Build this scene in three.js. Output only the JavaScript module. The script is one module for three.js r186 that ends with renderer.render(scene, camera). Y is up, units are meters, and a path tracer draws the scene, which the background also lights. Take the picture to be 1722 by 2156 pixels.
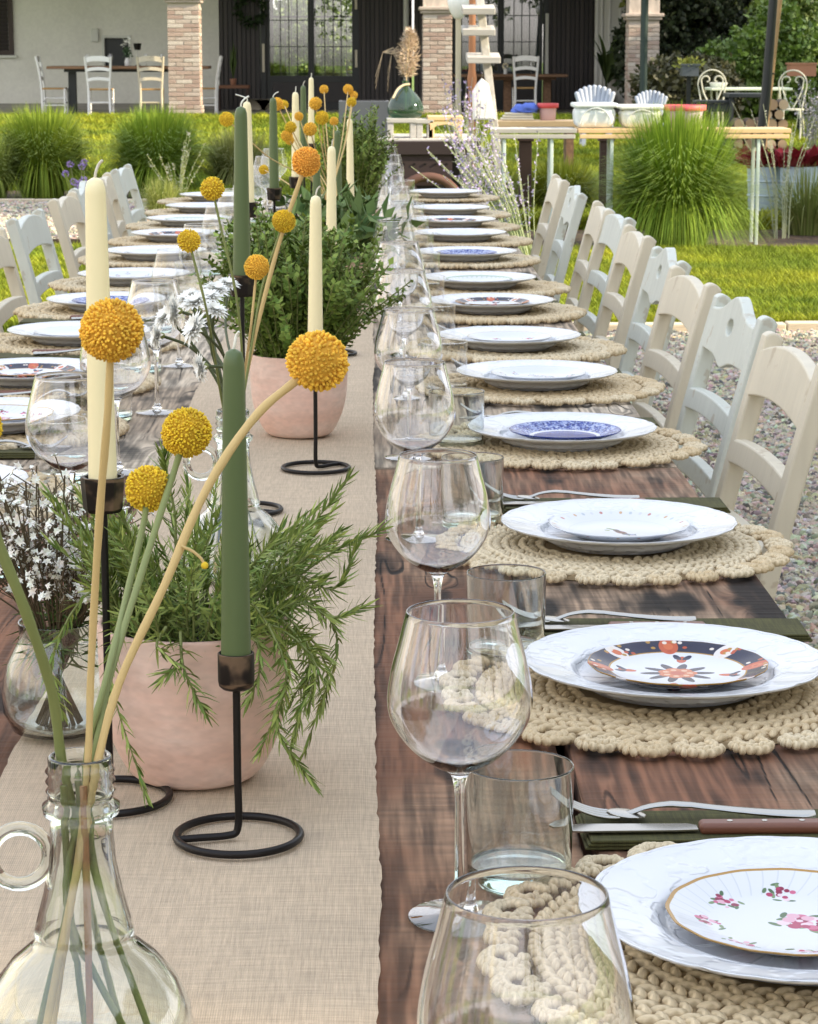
import * as THREE from 'three';
import { mergeGeometries } from 'three/addons/utils/BufferGeometryUtils.js';
import { RoundedBoxGeometry } from 'three/addons/geometries/RoundedBoxGeometry.js';

// ---------- camera, sky, sun, exposure ----------
const scene = new THREE.Scene();
const F = 5200, K = F / 4500, CX = 861, CY = 1077.7, EYE = 1.335; // pixel sights are taken on a 1722 x 2155 sheet; distances below are in units of K metres
const pitch = Math.atan(984.7 / F), yaw = Math.atan(79 / F * Math.cos(pitch));
const camera = new THREE.PerspectiveCamera(2 * Math.atan(CY / F) * 180 / Math.PI, 818 / 1024, 0.05, 400);
camera.position.set(0, EYE, 0);
camera.rotation.set(-pitch, -yaw, 0, 'YXZ');
camera.updateMatrixWorld();
camera.focus = 1.95; camera.userData.fStop = 64;

const SUN = new THREE.Vector3(0.86, 0.46, 0.2).normalize();
function hash2(x, y, s) { let h = (x * 374761393 + y * 668265263 + s * 1442695041) | 0; h = Math.imul(h ^ (h >>> 13), 1274126177); h ^= h >>> 16; return (h >>> 0) / 4294967296; }
function vnoise(x, y, px, py, s) {
  const x0 = Math.floor(x), y0 = Math.floor(y), fx = x - x0, fy = y - y0, m = (a, n) => ((a % n) + n) % n;
  const u = fx * fx * (3 - 2 * fx), v = fy * fy * (3 - 2 * fy);
  const a = hash2(m(x0, px), m(y0, py), s), b = hash2(m(x0 + 1, px), m(y0, py), s), c = hash2(m(x0, px), m(y0 + 1, py), s), d = hash2(m(x0 + 1, px), m(y0 + 1, py), s);
  return a + (b - a) * u + (c - a) * v + (a - b - c + d) * u * v;
}
// u, v in 0..1 over one tile; fx, fy cells per tile
function fbm(u, v, fx, fy, oct, s) { let r = 0, a = 0.5, n = 0; for (let o = 0; o < oct; o++) { r += a * vnoise(u * fx, v * fy, fx, fy, s + o * 17); n += a; a *= 0.5; fx *= 2; fy *= 2; } return r / n; }
const sstep = (a, b, x) => { const t = Math.min(1, Math.max(0, (x - a) / (b - a))); return t * t * (3 - 2 * t); };
const lerp = (a, b, t) => a + (b - a) * t;
const mix3 = (a, b, t) => [lerp(a[0], b[0], t), lerp(a[1], b[1], t), lerp(a[2], b[2], t)];
{
  const w = 512, h = 256, d = new Float32Array(w * h * 4), gain = 0.95;
  for (let j = 0; j < h; j++) for (let i = 0; i < w; i++) {
    const el = ((j + 0.5) / h - 0.5) * Math.PI, y = Math.sin(el);
    let c = mix3([1.02, 0.95, 0.87], [0.62, 0.73, 0.92], Math.pow(Math.max(0, y), 0.55));
    const cl = sstep(0.46, 0.68, fbm(i / w, j / h, 6, 9, 5, 5)) * sstep(0.02, 0.25, y);
    c = mix3(c, [1.06, 1.04, 1.02], cl * 0.6);
    if (y < 0) c = [0.3, 0.3, 0.25];
    const k = (j * w + i) * 4; d[k] = c[0] * gain; d[k + 1] = c[1] * gain; d[k + 2] = c[2] * gain; d[k + 3] = 1;
  }
  const t = new THREE.DataTexture(d, w, h, THREE.RGBAFormat, THREE.FloatType);
  t.mapping = THREE.EquirectangularReflectionMapping; t.magFilter = THREE.LinearFilter; t.needsUpdate = true;
  scene.background = t; scene.environment = t;
}
const sun = new THREE.DirectionalLight(new THREE.Color(1, 0.84, 0.60), 5);
sun.position.copy(SUN).multiplyScalar(60).add(new THREE.Vector3(0, 0, -22)); sun.target.position.set(0, 0, -22);
sun.castShadow = true; sun.shadow.mapSize.set(4096, 4096); sun.shadow.radius = 1.5;
Object.assign(sun.shadow.camera, { left: -40, right: 40, top: 40, bottom: -40, near: 1, far: 140 });
scene.add(sun, sun.target);
const renderer = new THREE.WebGLRenderer({ antialias: true });
renderer.toneMapping = THREE.LinearToneMapping; renderer.toneMappingExposure = 2.05;
renderer.shadowMap.enabled = true;

// ---------- helpers ----------
function rngOf(seed) { let a = seed >>> 0; return () => { a = (a + 0x6D2B79F5) | 0; let t = Math.imul(a ^ (a >>> 15), 1 | a); t = (t + Math.imul(t ^ (t >>> 7), 61 | t)) ^ t; return ((t ^ (t >>> 14)) >>> 0) / 4294967296; }; }
const V = (x, y, z) => new THREE.Vector3(x, y, z);
function ray(dx, dy) { return V((dx - CX) / F, -(dy - CY) / F, -1).applyQuaternion(camera.quaternion); }
function A(dx, dy, Z) { const v = ray(dx, dy); return v.multiplyScalar(K * Z / -v.z).add(camera.position); }      // point of a sight line at distance Z down the garden
function on(dx, dy, h = 0) { const v = ray(dx, dy); return v.multiplyScalar((h - EYE) / v.y).add(camera.position); } // where a sight line meets a level surface
const used = {};
function numbered(n) { const k = used[n] = (used[n] ?? -1) + 1; return k ? `${n}_${String(k).padStart(3, '0')}` : n; }
function tag(o, label, category, group, kind) { o.userData = { label, category }; if (group) o.userData.group = group; if (kind) o.userData.kind = kind; return o; }
function thing(name, label, category, pos = [0, 0, 0], turn = 0, group) {
  const o = new THREE.Group(); o.name = numbered(name); scene.add(o);
  o.position.set(...(pos.isVector3 ? pos.toArray() : pos)); o.rotation.y = turn; return tag(o, label, category, group);
}
function part(name, geo, mat, parent, x = 0, y = 0, z = 0) {
  const m = new THREE.Mesh(geo, mat); m.name = name; m.castShadow = m.receiveShadow = true; m.position.set(x, y, z); parent.add(m); return m;
}
function wpart(name, geo, mat, parent) { const p = parent.position; geo.translate(-p.x, -p.y, -p.z); return part(name, geo, mat, parent); } // geometry given in the garden's axes, parent unturned
function solo(name, geo, mat, label, category, pos, turn = 0, group) {
  const m = new THREE.Mesh(geo, mat); m.name = numbered(name); m.castShadow = m.receiveShadow = true; scene.add(m);
  if (pos) m.position.set(...(pos.isVector3 ? pos.toArray() : pos)); m.rotation.y = turn; return tag(m, label, category, group);
}
function struct(name, geo, mat) { const m = new THREE.Mesh(geo, mat); m.name = numbered(name); m.receiveShadow = m.castShadow = true; m.userData = { kind: 'structure' }; scene.add(m); return m; }
function copy(o, label, pos, turn = o.rotation.y) { const c = o.clone(); c.name = numbered(o.name.replace(/_\d{3}$/, '')); c.userData = { ...o.userData, label: label ?? o.userData.label }; scene.add(c); c.position.set(...(pos.isVector3 ? pos.toArray() : pos)); c.rotation.y = turn; return c; }
const ORD = ['nearest', 'second', 'third', 'fourth', 'fifth', 'sixth', 'seventh', 'eighth', 'ninth', 'tenth', 'eleventh', 'twelfth', 'thirteenth', 'fourteenth'];

function mg(list, color) {
  for (const g of list) {
    if (!g.index) { const n = g.attributes.position.count, ix = new Uint32Array(n); for (let i = 0; i < n; i++) ix[i] = i; g.setIndex(new THREE.BufferAttribute(ix, 1)); }
    for (const k of Object.keys(g.attributes)) if (!['position', 'normal', 'uv'].includes(k) && !(color && k === 'color')) g.deleteAttribute(k);
    if (!g.attributes.uv) g.setAttribute('uv', new THREE.BufferAttribute(new Float32Array(g.attributes.position.count * 2), 2));
    g.morphAttributes = {}; g.clearGroups();
  }
  return list.length === 1 ? list[0] : mergeGeometries(list);
}
function paint(g, c) { const n = g.attributes.position.count, a = new Float32Array(n * 3); for (let i = 0; i < n; i++) a.set(c, i * 3); g.setAttribute('color', new THREE.BufferAttribute(a, 3)); return g; }
function uvBox(g, s = 1) { // uv in metres by the main direction of each face
  const p = g.attributes.position, n = g.attributes.normal, uv = new Float32Array(p.count * 2);
  for (let i = 0; i < p.count; i++) {
    const ax = Math.abs(n.getX(i)), ay = Math.abs(n.getY(i)), az = Math.abs(n.getZ(i));
    const [u, v] = ay >= ax && ay >= az ? [p.getZ(i), p.getX(i)] : ax >= az ? [p.getZ(i), p.getY(i)] : [p.getX(i), p.getY(i)];
    uv[i * 2] = u * s; uv[i * 2 + 1] = v * s;
  }
  g.setAttribute('uv', new THREE.BufferAttribute(uv, 2)); return g;
}
function box(w, h, d, x = 0, y = 0, z = 0, r = 0) { const g = r ? new RoundedBoxGeometry(w, h, d, 2, r) : new THREE.BoxGeometry(w, h, d); g.translate(x, y, z); return g; }
function span(x0, y0, z0, x1, y1, z1, r = 0) { return box(x1 - x0, y1 - y0, z1 - z0, (x0 + x1) / 2, (y0 + y1) / 2, (z0 + z1) / 2, r); }
function cyl(r1, r2, h, x = 0, y = 0, z = 0, n = 16) { const g = new THREE.CylinderGeometry(r2, r1, h, n); g.translate(x, y + h / 2, z); return g; } // r1 bottom, r2 top, y at the bottom
function ball(r, x, y, z, a = 12, b = 8) { const g = new THREE.SphereGeometry(r, a, b); g.translate(x, y, z); return g; }
function lathe(pts, n = 48) { return new THREE.LatheGeometry(pts.map(p => new THREE.Vector2(p[0], p[1])), n); }
const smooth = (pts, n) => new THREE.CatmullRomCurve3(pts.map(p => V(p[0], p[1], 0)), false, 'centripetal').getPoints(n).map(p => [Math.max(0, p.x), p.y]);
// tube with a radius that changes along it
function rod(pts, r, seg = 12, rad = 7, curve = true, sy = 1) {
  const c = pts.length > 2 && curve ? new THREE.CatmullRomCurve3(pts, false, 'centripetal') : null;
  if (!c) seg = pts.length - 1;
  const P = c ? c.getPoints(seg) : pts, pos = [], nor = [], uv = [], ix = []; let N = null; let L = 0;
  for (let i = 0; i <= seg; i++) {
    const T = P[Math.min(seg, i + 1)].clone().sub(P[Math.max(0, i - 1)]).normalize();
    if (!N) { N = Math.abs(T.y) > 0.9 ? V(1, 0, 0) : V(0, 1, 0); }
    N.sub(T.clone().multiplyScalar(N.dot(T))).normalize(); const B = T.clone().cross(N);
    const q = typeof r === 'function' ? r(i / seg) : r; if (i) L += P[i].distanceTo(P[i - 1]);
    for (let j = 0; j <= rad; j++) {
      const a = j / rad * Math.PI * 2, n = N.clone().multiplyScalar(Math.cos(a)).addScaledVector(B, Math.sin(a));
      const n2 = N.clone().multiplyScalar(Math.cos(a) * sy).addScaledVector(B, Math.sin(a));
      pos.push(P[i].x + n2.x * q, P[i].y + n2.y * q, P[i].z + n2.z * q); nor.push(n.x, n.y, n.z); uv.push(j / rad, L);
      if (i < seg && j < rad) { const k = i * (rad + 1) + j; ix.push(k, k + 1, k + rad + 1, k + 1, k + rad + 2, k + rad + 1); }
    }
  }
  for (const e of [0, seg]) { const k = pos.length / 3, b = e * (rad + 1); pos.push(P[e].x, P[e].y, P[e].z); const t = (e ? P[seg].clone().sub(P[seg - 1]) : P[0].clone().sub(P[1])).normalize(); nor.push(t.x, t.y, t.z); uv.push(0.5, 0); for (let j = 0; j < rad; j++) e ? ix.push(k, b + j, b + j + 1) : ix.push(k, b + j + 1, b + j); }
  const g = new THREE.BufferGeometry(); g.setAttribute('position', new THREE.Float32BufferAttribute(pos, 3)); g.setAttribute('normal', new THREE.Float32BufferAttribute(nor, 3)); g.setAttribute('uv', new THREE.Float32BufferAttribute(uv, 2)); g.setIndex(ix); return g;
}
function bar(a, b, w, h) { const d = b.clone().sub(a), g = new RoundedBoxGeometry(w, d.length(), h, 1, Math.min(w, h) * 0.15); g.applyQuaternion(new THREE.Quaternion().setFromUnitVectors(V(0, 1, 0), d.clone().normalize())); g.translate((a.x + b.x) / 2, (a.y + b.y) / 2, (a.z + b.z) / 2); return g; }
function ext(shape, depth, bevel = 0, cs = 8) { const g = new THREE.ExtrudeGeometry(shape, { depth, bevelEnabled: bevel > 0, bevelThickness: bevel, bevelSize: bevel, bevelOffset: -bevel, bevelSegments: 2, curveSegments: cs }); return g; }
const poly = pts => { const s = new THREE.Shape(); pts.forEach((p, i) => i ? s.lineTo(p[0], p[1]) : s.moveTo(p[0], p[1])); return s; };
// free triangles: blades and leaves
class Leafer {
  constructor() { this.p = []; this.c = []; this.i = []; }
  strip(L, R, c) { // two rows of points
    const b = this.p.length / 3; for (let k = 0; k < L.length; k++) { this.p.push(L[k].x, L[k].y, L[k].z, R[k].x, R[k].y, R[k].z); this.c.push(...c, ...c); if (k) { const q = b + k * 2; this.i.push(q - 2, q - 1, q, q - 1, q + 1, q); } }
  }
  leaf(o, dir, side, len, w, c, bend = 0.1) { // pointed leaf of six triangles
    const up = dir.clone().cross(side).normalize(), b = this.p.length / 3, P = (t, s, u) => { this.p.push(o.x + dir.x * len * t + side.x * w * s + up.x * len * u, o.y + dir.y * len * t + side.y * w * s + up.y * len * u, o.z + dir.z * len * t + side.z * w * s + up.z * len * u); this.c.push(...c); };
    P(0, 0, 0); P(0.45, 0.5, bend * 0.7); P(0.45, -0.5, bend * 0.7); P(0.45, 0, bend * 0.2); P(1, 0, -bend * 0.4);
    this.i.push(b, b + 3, b + 1, b, b + 2, b + 3, b + 1, b + 3, b + 4, b + 3, b + 2, b + 4);
  }
  done() { const g = new THREE.BufferGeometry(); g.setAttribute('position', new THREE.Float32BufferAttribute(this.p, 3)); g.setAttribute('color', new THREE.Float32BufferAttribute(this.c, 3)); g.setIndex(this.i); g.computeVertexNormals(); return g; }
}
const rdir = r => { const y = r() * 2 - 1, a = r() * 6.2832, q = Math.sqrt(1 - y * y); return V(Math.cos(a) * q, y, Math.sin(a) * q); };
const sideOf = (d, r) => { const s = d.clone().cross(rdir(r)); return s.lengthSq() < 1e-6 ? V(1, 0, 0) : s.normalize(); };

// ---------- materials ----------
function tex(w, h, fn, srgb = true) {
  const d = new Uint8Array(w * h * 4);
  for (let j = 0; j < h; j++) for (let i = 0; i < w; i++) { const c = fn(i / w, j / h), k = (j * w + i) * 4; if (c.length) { d[k] = c[0]; d[k + 1] = c[1]; d[k + 2] = c[2]; } else d[k] = d[k + 1] = d[k + 2] = c; d[k + 3] = 255; }
  const t = new THREE.DataTexture(d, w, h); t.wrapS = t.wrapT = THREE.RepeatWrapping; t.magFilter = THREE.LinearFilter; if (srgb) t.colorSpace = THREE.SRGBColorSpace; t.needsUpdate = true; return t;
}
const std = (c, roughness = 0.7, o = {}) => new THREE.MeshStandardMaterial({ color: new THREE.Color().setRGB(...c), roughness, ...o });
const phy = (c, roughness = 0.5, o = {}) => new THREE.MeshPhysicalMaterial({ color: new THREE.Color().setRGB(...c), roughness, ...o });
const rep = (t, x, y) => { const c = t.clone(); c.repeat.set(x, y); c.needsUpdate = true; return c; };

// weathered boards: u along the grain, one tile = 1.6 m x 0.8 m
const knots = []; { const r = rngOf(77); for (let i = 0; i < 16; i++) knots.push([r(), r(), 0.008 + r() * 0.014, r()]); }
const WW = 1408, WH = 704, wood = new Float32Array(WW * WH * 7);
for (let j = 0; j < WH; j++) for (let i = 0; i < WW; i++) {
  const u = i / WW, v = j / WH; let kn = 0, wv = 0;
  for (const [ku, kv, ks] of knots) { let du = u - ku, dv = v - kv; du -= Math.round(du); dv -= Math.round(dv); const d = Math.hypot(du * 1.1, dv * 1.6) / ks; if (d < 5) { wv += Math.exp(-d * d * 0.25) * 0.035 * Math.sign(dv || 1); if (d < 1.2) kn = Math.max(kn, 1 - d / 1.2); } }
  const vv = v + wv + 0.02 * fbm(u, v, 3, 3, 3, 9), mask = fbm(u, v, 6, 8, 3, 43);
  wood.set([kn, fbm(u, vv, 3, 14, 4, 21), fbm(u, vv, 18, 180, 3, 31), sstep(0.955, 0.99, 1 - Math.abs(2 * fbm(u, vv, 4, 34, 2, 41) - 1)) * sstep(0.42, 0.6, mask), fbm(u, v, 5, 4, 5, 51), fbm(u, v, 250, 14, 2, 61), sstep(0.60, 0.76, fbm(u, v, 8, 14, 4, 71))], (j * WW + i) * 7);
}
const woodTex = (fn, srgb) => tex(WW, WH, (u, v) => { const k = (Math.round(v * WH) * WW + Math.round(u * WW)) * 7; return fn(wood[k], wood[k + 1], wood[k + 2], wood[k + 3], wood[k + 4], wood[k + 5], wood[k + 6]); }, srgb);
const clamp8 = x => Math.max(0, Math.min(255, x));
const woodMap = (a, b, grey, greyAmt, dark) => woodTex((kn, broad, fine, crack, patch, saw, burn) => {
  let c = mix3(a, b, broad * 0.8 + fine * 0.4 - 0.1);
  c = mix3(c, grey, sstep(0.48 - greyAmt * 0.25, 0.72 - greyAmt * 0.2, patch) * (0.35 + greyAmt * 0.6));
  const k = (0.70 + 0.54 * sstep(0.12, 0.88, fine)) * (1 + (saw - 0.5) * 0.34 * sstep(0.45, 0.65, patch)) * (1 - 0.62 * crack * Math.min(1.3, dark)) * (1 - 0.50 * burn * dark) * (1 - 0.65 * Math.sqrt(kn));
  return c.map(x => clamp8(x * k));
});
const woodBump = woodTex((kn, broad, fine, crack, patch, saw) => clamp8(150 + 80 * (fine - 0.5) + 90 * (saw - 0.5) * (0.4 + patch) - 130 * crack - 70 * kn + 40 * (broad - 0.5)), false);
const M = {};
{
  const brown = woodMap([136, 94, 68], [88, 61, 46], [138, 120, 100], 0.25, 1.2), brown2 = woodMap([138, 96, 72], [88, 62, 48], [144, 128, 108], 0.6, 1.45), grey = woodMap([170, 152, 130], [124, 108, 92], [182, 170, 152], 0.75, 1.1);
  const wm = (map, sx = 1) => phy([1, 1, 1], 0.82, { specularIntensity: 0.55, map: rep(map, 0.625 * sx, 1.25), bumpMap: rep(woodBump, 0.625 * sx, 1.25), bumpScale: 0.0035 });
  M.plankBrown = [wm(brown), wm(brown2)]; M.plankGrey = [wm(grey), wm(grey)];
}
const linen = (base, amp) => tex(1024, 1024, (u, v) => { const th = 0.5 + 0.25 * Math.sin(u * 6.2832 * 190) * (0.6 + fbm(u, v, 256, 6, 2, 3)) + 0.25 * Math.sin(v * 6.2832 * 190) * (0.6 + fbm(u, v, 6, 256, 2, 4)), sl = fbm(u, v, 14, 256, 2, 5) - 0.5 + fbm(u, v, 256, 14, 2, 6) - 0.5, bl = fbm(u, v, 4, 4, 4, 7) - 0.5; const k = 1 + amp * ((th - 0.5) * 0.5 + sl * 0.85 + bl * 0.16); return base.map(x => Math.min(255, x * k)); });
M.linen = std([1, 1, 1], 0.95, { map: linen([188, 169, 145], 0.17), bumpMap: tex(1024, 1024, (u, v) => 128 + 60 * Math.sin(u * 6.2832 * 190) + 60 * Math.sin(v * 6.2832 * 190), false), bumpScale: 0.0005, side: THREE.DoubleSide });
M.napkin = std([0.56, 0.56, 0.56], 0.95, { map: linen([94, 92, 50], 0.4), side: THREE.DoubleSide });
M.terra = std([1, 1, 1], 0.92, { map: tex(512, 512, (u, v) => { const n = fbm(u, v, 6, 4, 5, 81), s = fbm(u, v, 3, 12, 4, 83), d = fbm(u, v, 60, 60, 2, 85); const c = mix3([224, 188, 172], [234, 212, 200], sstep(0.3, 0.75, n * 0.6 + s * 0.4)); return c.map(x => x * (0.94 + 0.09 * d)); }), bumpMap: tex(256, 256, (u, v) => 255 * fbm(u, v, 40, 40, 3, 88), false), bumpScale: 0.0006 });
M.terraDark = std([0.34, 0.16, 0.10], 0.9);
M.soil = std([0.035, 0.025, 0.018], 1);
M.iron = std([0.012, 0.010, 0.010], 0.42, { metalness: 0.55 });
M.ironCup = std([1, 1, 1], 0.42, { metalness: 0.55, map: tex(128, 128, (u, v) => { const n = fbm(u, v, 6, 10, 4, 91); return mix3([30, 24, 22], [112, 92, 74], sstep(0.45, 0.75, n)); }) });
M.waxCream = phy([0.92, 0.81, 0.50], 0.42, { clearcoat: 0.15, clearcoatRoughness: 0.4, sheen: 0.3, sheenColor: new THREE.Color(1, 0.9, 0.7) });
M.waxGreen = phy([0.088, 0.128, 0.044], 0.46, { clearcoat: 0.12, clearcoatRoughness: 0.35 });
M.wick = std([0.7, 0.66, 0.56], 0.9); M.wickBurnt = std([0.82, 0.82, 0.74], 0.9);
const glassO = { transmission: 1, ior: 1.5, specularIntensity: 1 };
M.glass = phy([1, 1, 1], 0, { ...glassO, thickness: 0.01, clearcoat: 0.8, clearcoatRoughness: 0 });
M.glassTint = phy([0.97, 1, 0.985], 0, { ...glassO, thickness: 0.01, clearcoat: 0.6, clearcoatRoughness: 0, attenuationColor: new THREE.Color(0.80, 0.96, 0.92), attenuationDistance: 0.05 });
M.thin = phy([0.985, 0.99, 0.99], 0, { ...glassO, ior: 1.95, thickness: 0, side: THREE.DoubleSide });

M.porcelainRim = phy([0.66, 0.68, 0.72], 0.2, { clearcoat: 0.3, clearcoatRoughness: 0.06, specularIntensity: 0.6, bumpMap: rep(tex(512, 256, (u, v) => { const p = Math.abs(Math.sin(u * Math.PI * 24)); return 255 * (0.35 * p * sstep(0.2, 0.9, v) + 0.65 * sstep(0.42, 0.6, fbm(u, v, 40, 14, 3, 95))); }, false), 1, 1), bumpScale: 0.0015 });
M.steel = std([0.42, 0.41, 0.385], 0.26, { metalness: 1 });
M.knifeWood = std([0.16, 0.06, 0.035], 0.45);
M.raffia = [[0.84, 0.70, 0.48], [0.78, 0.63, 0.41], [0.88, 0.76, 0.55]].map(c => std(c, 0.8, { map: tex(128, 128, (u, v) => { const n = fbm(u, v, 12, 3, 3, 97 + c[0] * 10 | 0); return [255 * (0.72 + 0.28 * n), 255 * (0.70 + 0.30 * n), 255 * (0.66 + 0.34 * n)]; }) }));
M.raffiaBase = std([0.34, 0.25, 0.14], 0.9);
const paintMap = (c, s) => tex(256, 512, (u, v) => { const n = fbm(u, v, 40, 4, 3, s), b = fbm(u, v, 3, 4, 4, s + 1), chip = sstep(0.66, 0.70, fbm(u, v, 22, 18, 4, s + 2)) * sstep(0.5, 0.62, b); const k = 0.93 + 0.05 * n + 0.08 * b; return mix3(c.map(x => Math.min(255, x * k)), [150, 128, 102], chip * 0.3); });
const paintBump = tex(256, 512, (u, v) => 255 * fbm(u, v, 40, 4, 3, 105), false);
M.chairCream = std([1, 1, 1], 0.5, { map: paintMap([209, 200, 179], 101), bumpMap: paintBump, bumpScale: 0.0012 });
M.chairBlue = std([1, 1, 1], 0.5, { map: paintMap([201, 205, 196], 103), bumpMap: paintBump, bumpScale: 0.0012 });
M.white = std([0.78, 0.78, 0.76], 0.6); M.offWhite = std([0.66, 0.66, 0.62], 0.75);
M.leaf = phy([1, 1, 1], 0.6, { vertexColors: true, side: THREE.DoubleSide, specularIntensity: 0.45 });
M.leafThin = phy([1, 1, 1], 0.6, { vertexColors: true, side: THREE.DoubleSide, transmission: 0.3, thickness: 0 });
M.petal = phy([0.86, 0.86, 0.80], 0.6, { side: THREE.DoubleSide });
M.stemDry = std([0.62, 0.45, 0.20], 0.8); M.stemGreen = std([0.20, 0.23, 0.075], 0.7); M.stemBrown = std([0.10, 0.075, 0.04], 0.85); M.stemRust = std([0.40, 0.20, 0.09], 0.8);
const flowerMat = c => std(c, 0.85, { vertexColors: true });
M.ballGold = flowerMat([0.88, 0.53, 0.06]); M.ballYellow = flowerMat([0.76, 0.53, 0.03]); M.ballOrange = flowerMat([0.92, 0.46, 0.07]);

// ---------- ground ----------
function sheet(x0, z0, x1, z1, y, mat, name, hf, nx = 1, nz = 1, s = 1) {
  const g = new THREE.PlaneGeometry(x1 - x0, z1 - z0, nx, nz); g.rotateX(-Math.PI / 2); g.translate((x0 + x1) / 2, y, (z0 + z1) / 2);
  if (hf) { const p = g.attributes.position; for (let i = 0; i < p.count; i++) p.setY(i, p.getY(i) + hf(p.getX(i), p.getZ(i))); g.computeVertexNormals(); }
  uvBox(g, s); return struct(name, g, mat);
}
const rise = z => 0.06 * sstep(27 * K, 37 * K, -z);
M.lawnBase = std([1, 1, 1], 0.95, { map: rep(tex(512, 512, (u, v) => { const n = fbm(u, v, 90, 90, 3, 111), b = fbm(u, v, 5, 5, 4, 113); return mix3([66, 92, 26], [122, 146, 48], n * 0.7 + b * 0.4); }), 0.5, 0.5) });
M.gravelBase = std([1, 1, 1], 0.95, { map: rep(tex(512, 512, (u, v) => { const n = fbm(u, v, 100, 100, 2, 115), b = fbm(u, v, 8, 8, 4, 117); const k = 0.45 + 0.75 * n + 0.2 * b; return [172 * k, 157 * k, 134 * k].map(x => Math.min(255, x)); }), 0.8, 0.8), bumpMap: rep(tex(256, 256, (u, v) => 255 * fbm(u, v, 60, 60, 3, 119), false), 0.8, 0.8), bumpScale: 0.02 });
M.bed = std([1, 1, 1], 1, { map: rep(tex(256, 256, (u, v) => { const n = fbm(u, v, 40, 40, 4, 121); return mix3([44, 32, 24], [98, 78, 60], n); }), 0.7, 0.7), bumpMap: rep(tex(256, 256, (u, v) => 255 * fbm(u, v, 40, 40, 3, 123), false), 0.7, 0.7), bumpScale: 0.03 });
M.stoneEdge = std([1, 1, 1], 0.85, { map: tex(256, 256, (u, v) => { const n = fbm(u, v, 30, 30, 4, 125); return [206 * (0.8 + 0.3 * n), 192 * (0.8 + 0.3 * n), 168 * (0.8 + 0.3 * n)].map(x => Math.min(255, x)); }) });
M.floor = std([1, 1, 1], 0.8, { map: rep(tex(256, 256, (u, v) => { const n = fbm(u, v, 24, 24, 4, 127); return [150 * (0.8 + 0.3 * n), 146 * (0.8 + 0.3 * n), 138 * (0.8 + 0.3 * n)]; }), 0.6, 0.6) });
sheet(-150, -180, 150, 60, 0, M.lawnBase, 'ground', (x, z) => rise(z) - (Math.hypot(x, z) > 60 ? 0.02 : 0), 60, 80);
sheet(-7, -9.95 * K, 7, 3, 0.008, M.gravelBase, 'gravel_terrace');
sheet(-9, -18.2 * K, 0.9, -14.15 * K, 0.008, M.gravelBase, 'gravel_path');
sheet(0.9, -15.6 * K, 7, -13.7 * K, 0.008, M.bed, 'planting_bed');
sheet(-9, -19.9 * K, 0.9, -18.3 * K, 0.008, M.bed, 'planting_bed');
// stone kerbs: one stone after another
function kerb(x0, x1, z, label) {
  const t = thing('stone_kerb', label, 'kerb', [(x0 + x1) / 2, 0, z]); const r = rngOf(x0 * 10 + 500);
  for (let x = x0; x < x1;) { const w = 0.7 + r() * 0.35; part('kerb_stone', box(w - 0.004, 0.06, 0.09, 0, 0.02, 0, 0.008), M.stoneEdge, t, x + w / 2 - t.position.x, (r() - 0.5) * 0.008, (r() - 0.5) * 0.012); x += w; }
}
kerb(0.3, 3.2, -10.0 * K, 'pale stone kerb between the right lawn and the gravel');
kerb(-4.6, -0.6, -18.25 * K, 'pale stone kerb behind the gravel path on the left');
M.bedEdge = std([0.05, 0.035, 0.025], 0.9);
{ const t = thing('timber_edging', 'dark timber edging between the left lawn and the gravel path', 'edging', [-2.4, 0, -14.1 * K]); for (let i = 0; i < 3; i++) part('board', box(1.38, 0.08, 0.04, 0, 0.04, 0, 0.005), M.bedEdge, t, -1.4 + i * 1.4, 0, 0); }

// grass: tufts of blades
function tuftGeo(seed, n, h, w) {
  const L = new Leafer(), r = rngOf(seed);
  for (let i = 0; i < n; i++) {
    const a = r() * 6.283, q = r() * 0.03, hh = h * (0.6 + r() * 0.7), b = r() * 6.283, lean = hh * (0.2 + r() * 0.6), o = V(Math.cos(a) * q, 0, Math.sin(a) * q), s = V(Math.cos(a), 0, Math.sin(a));
    const g = 0.7 + r() * 0.6, c = [0.95 * g, 1.0 * g, 0.9 * g], p = [0, 0.6, 1].map(t => o.clone().add(V(Math.cos(b) * lean * t * t, hh * t, Math.sin(b) * lean * t * t)));
    L.strip(p.map((x, k) => x.clone().addScaledVector(s, w * [0.5, 0.4, 0.02][k])), p.map((x, k) => x.clone().addScaledVector(s, -w * [0.5, 0.4, 0.02][k])), c);
  }
  return L.done();
}
const _m = new THREE.Matrix4(), _q = new THREE.Quaternion(), _s = V(1, 1, 1), _c = new THREE.Color(), UPV = V(0, 1, 0);
function scatter(name, geo, mat, n, seed, place, label, category) {
  const im = new THREE.InstancedMesh(geo, mat, n), r = rngOf(seed); im.name = numbered(name);
  for (let i = 0; i < n; i++) { const o = place(r, i); _q.setFromAxisAngle(o.axis ?? UPV, o.turn ?? r() * 6.283); if (o.quat) _q.copy(o.quat); if (typeof o.s === 'number') _s.set(o.s, o.s, o.s); else _s.copy(o.s); im.setMatrixAt(i, _m.compose(o.p, _q, _s)); if (o.c) im.setColorAt(i, _c.setRGB(...o.c)); }
  im.castShadow = im.receiveShadow = true; tag(im, label, category, null, 'stuff'); scene.add(im); return im;
}
M.grass = phy([1, 1, 1], 0.6, { vertexColors: true, side: THREE.DoubleSide, transmission: 0.3, thickness: 0, specularIntensity: 0.3 });
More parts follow.
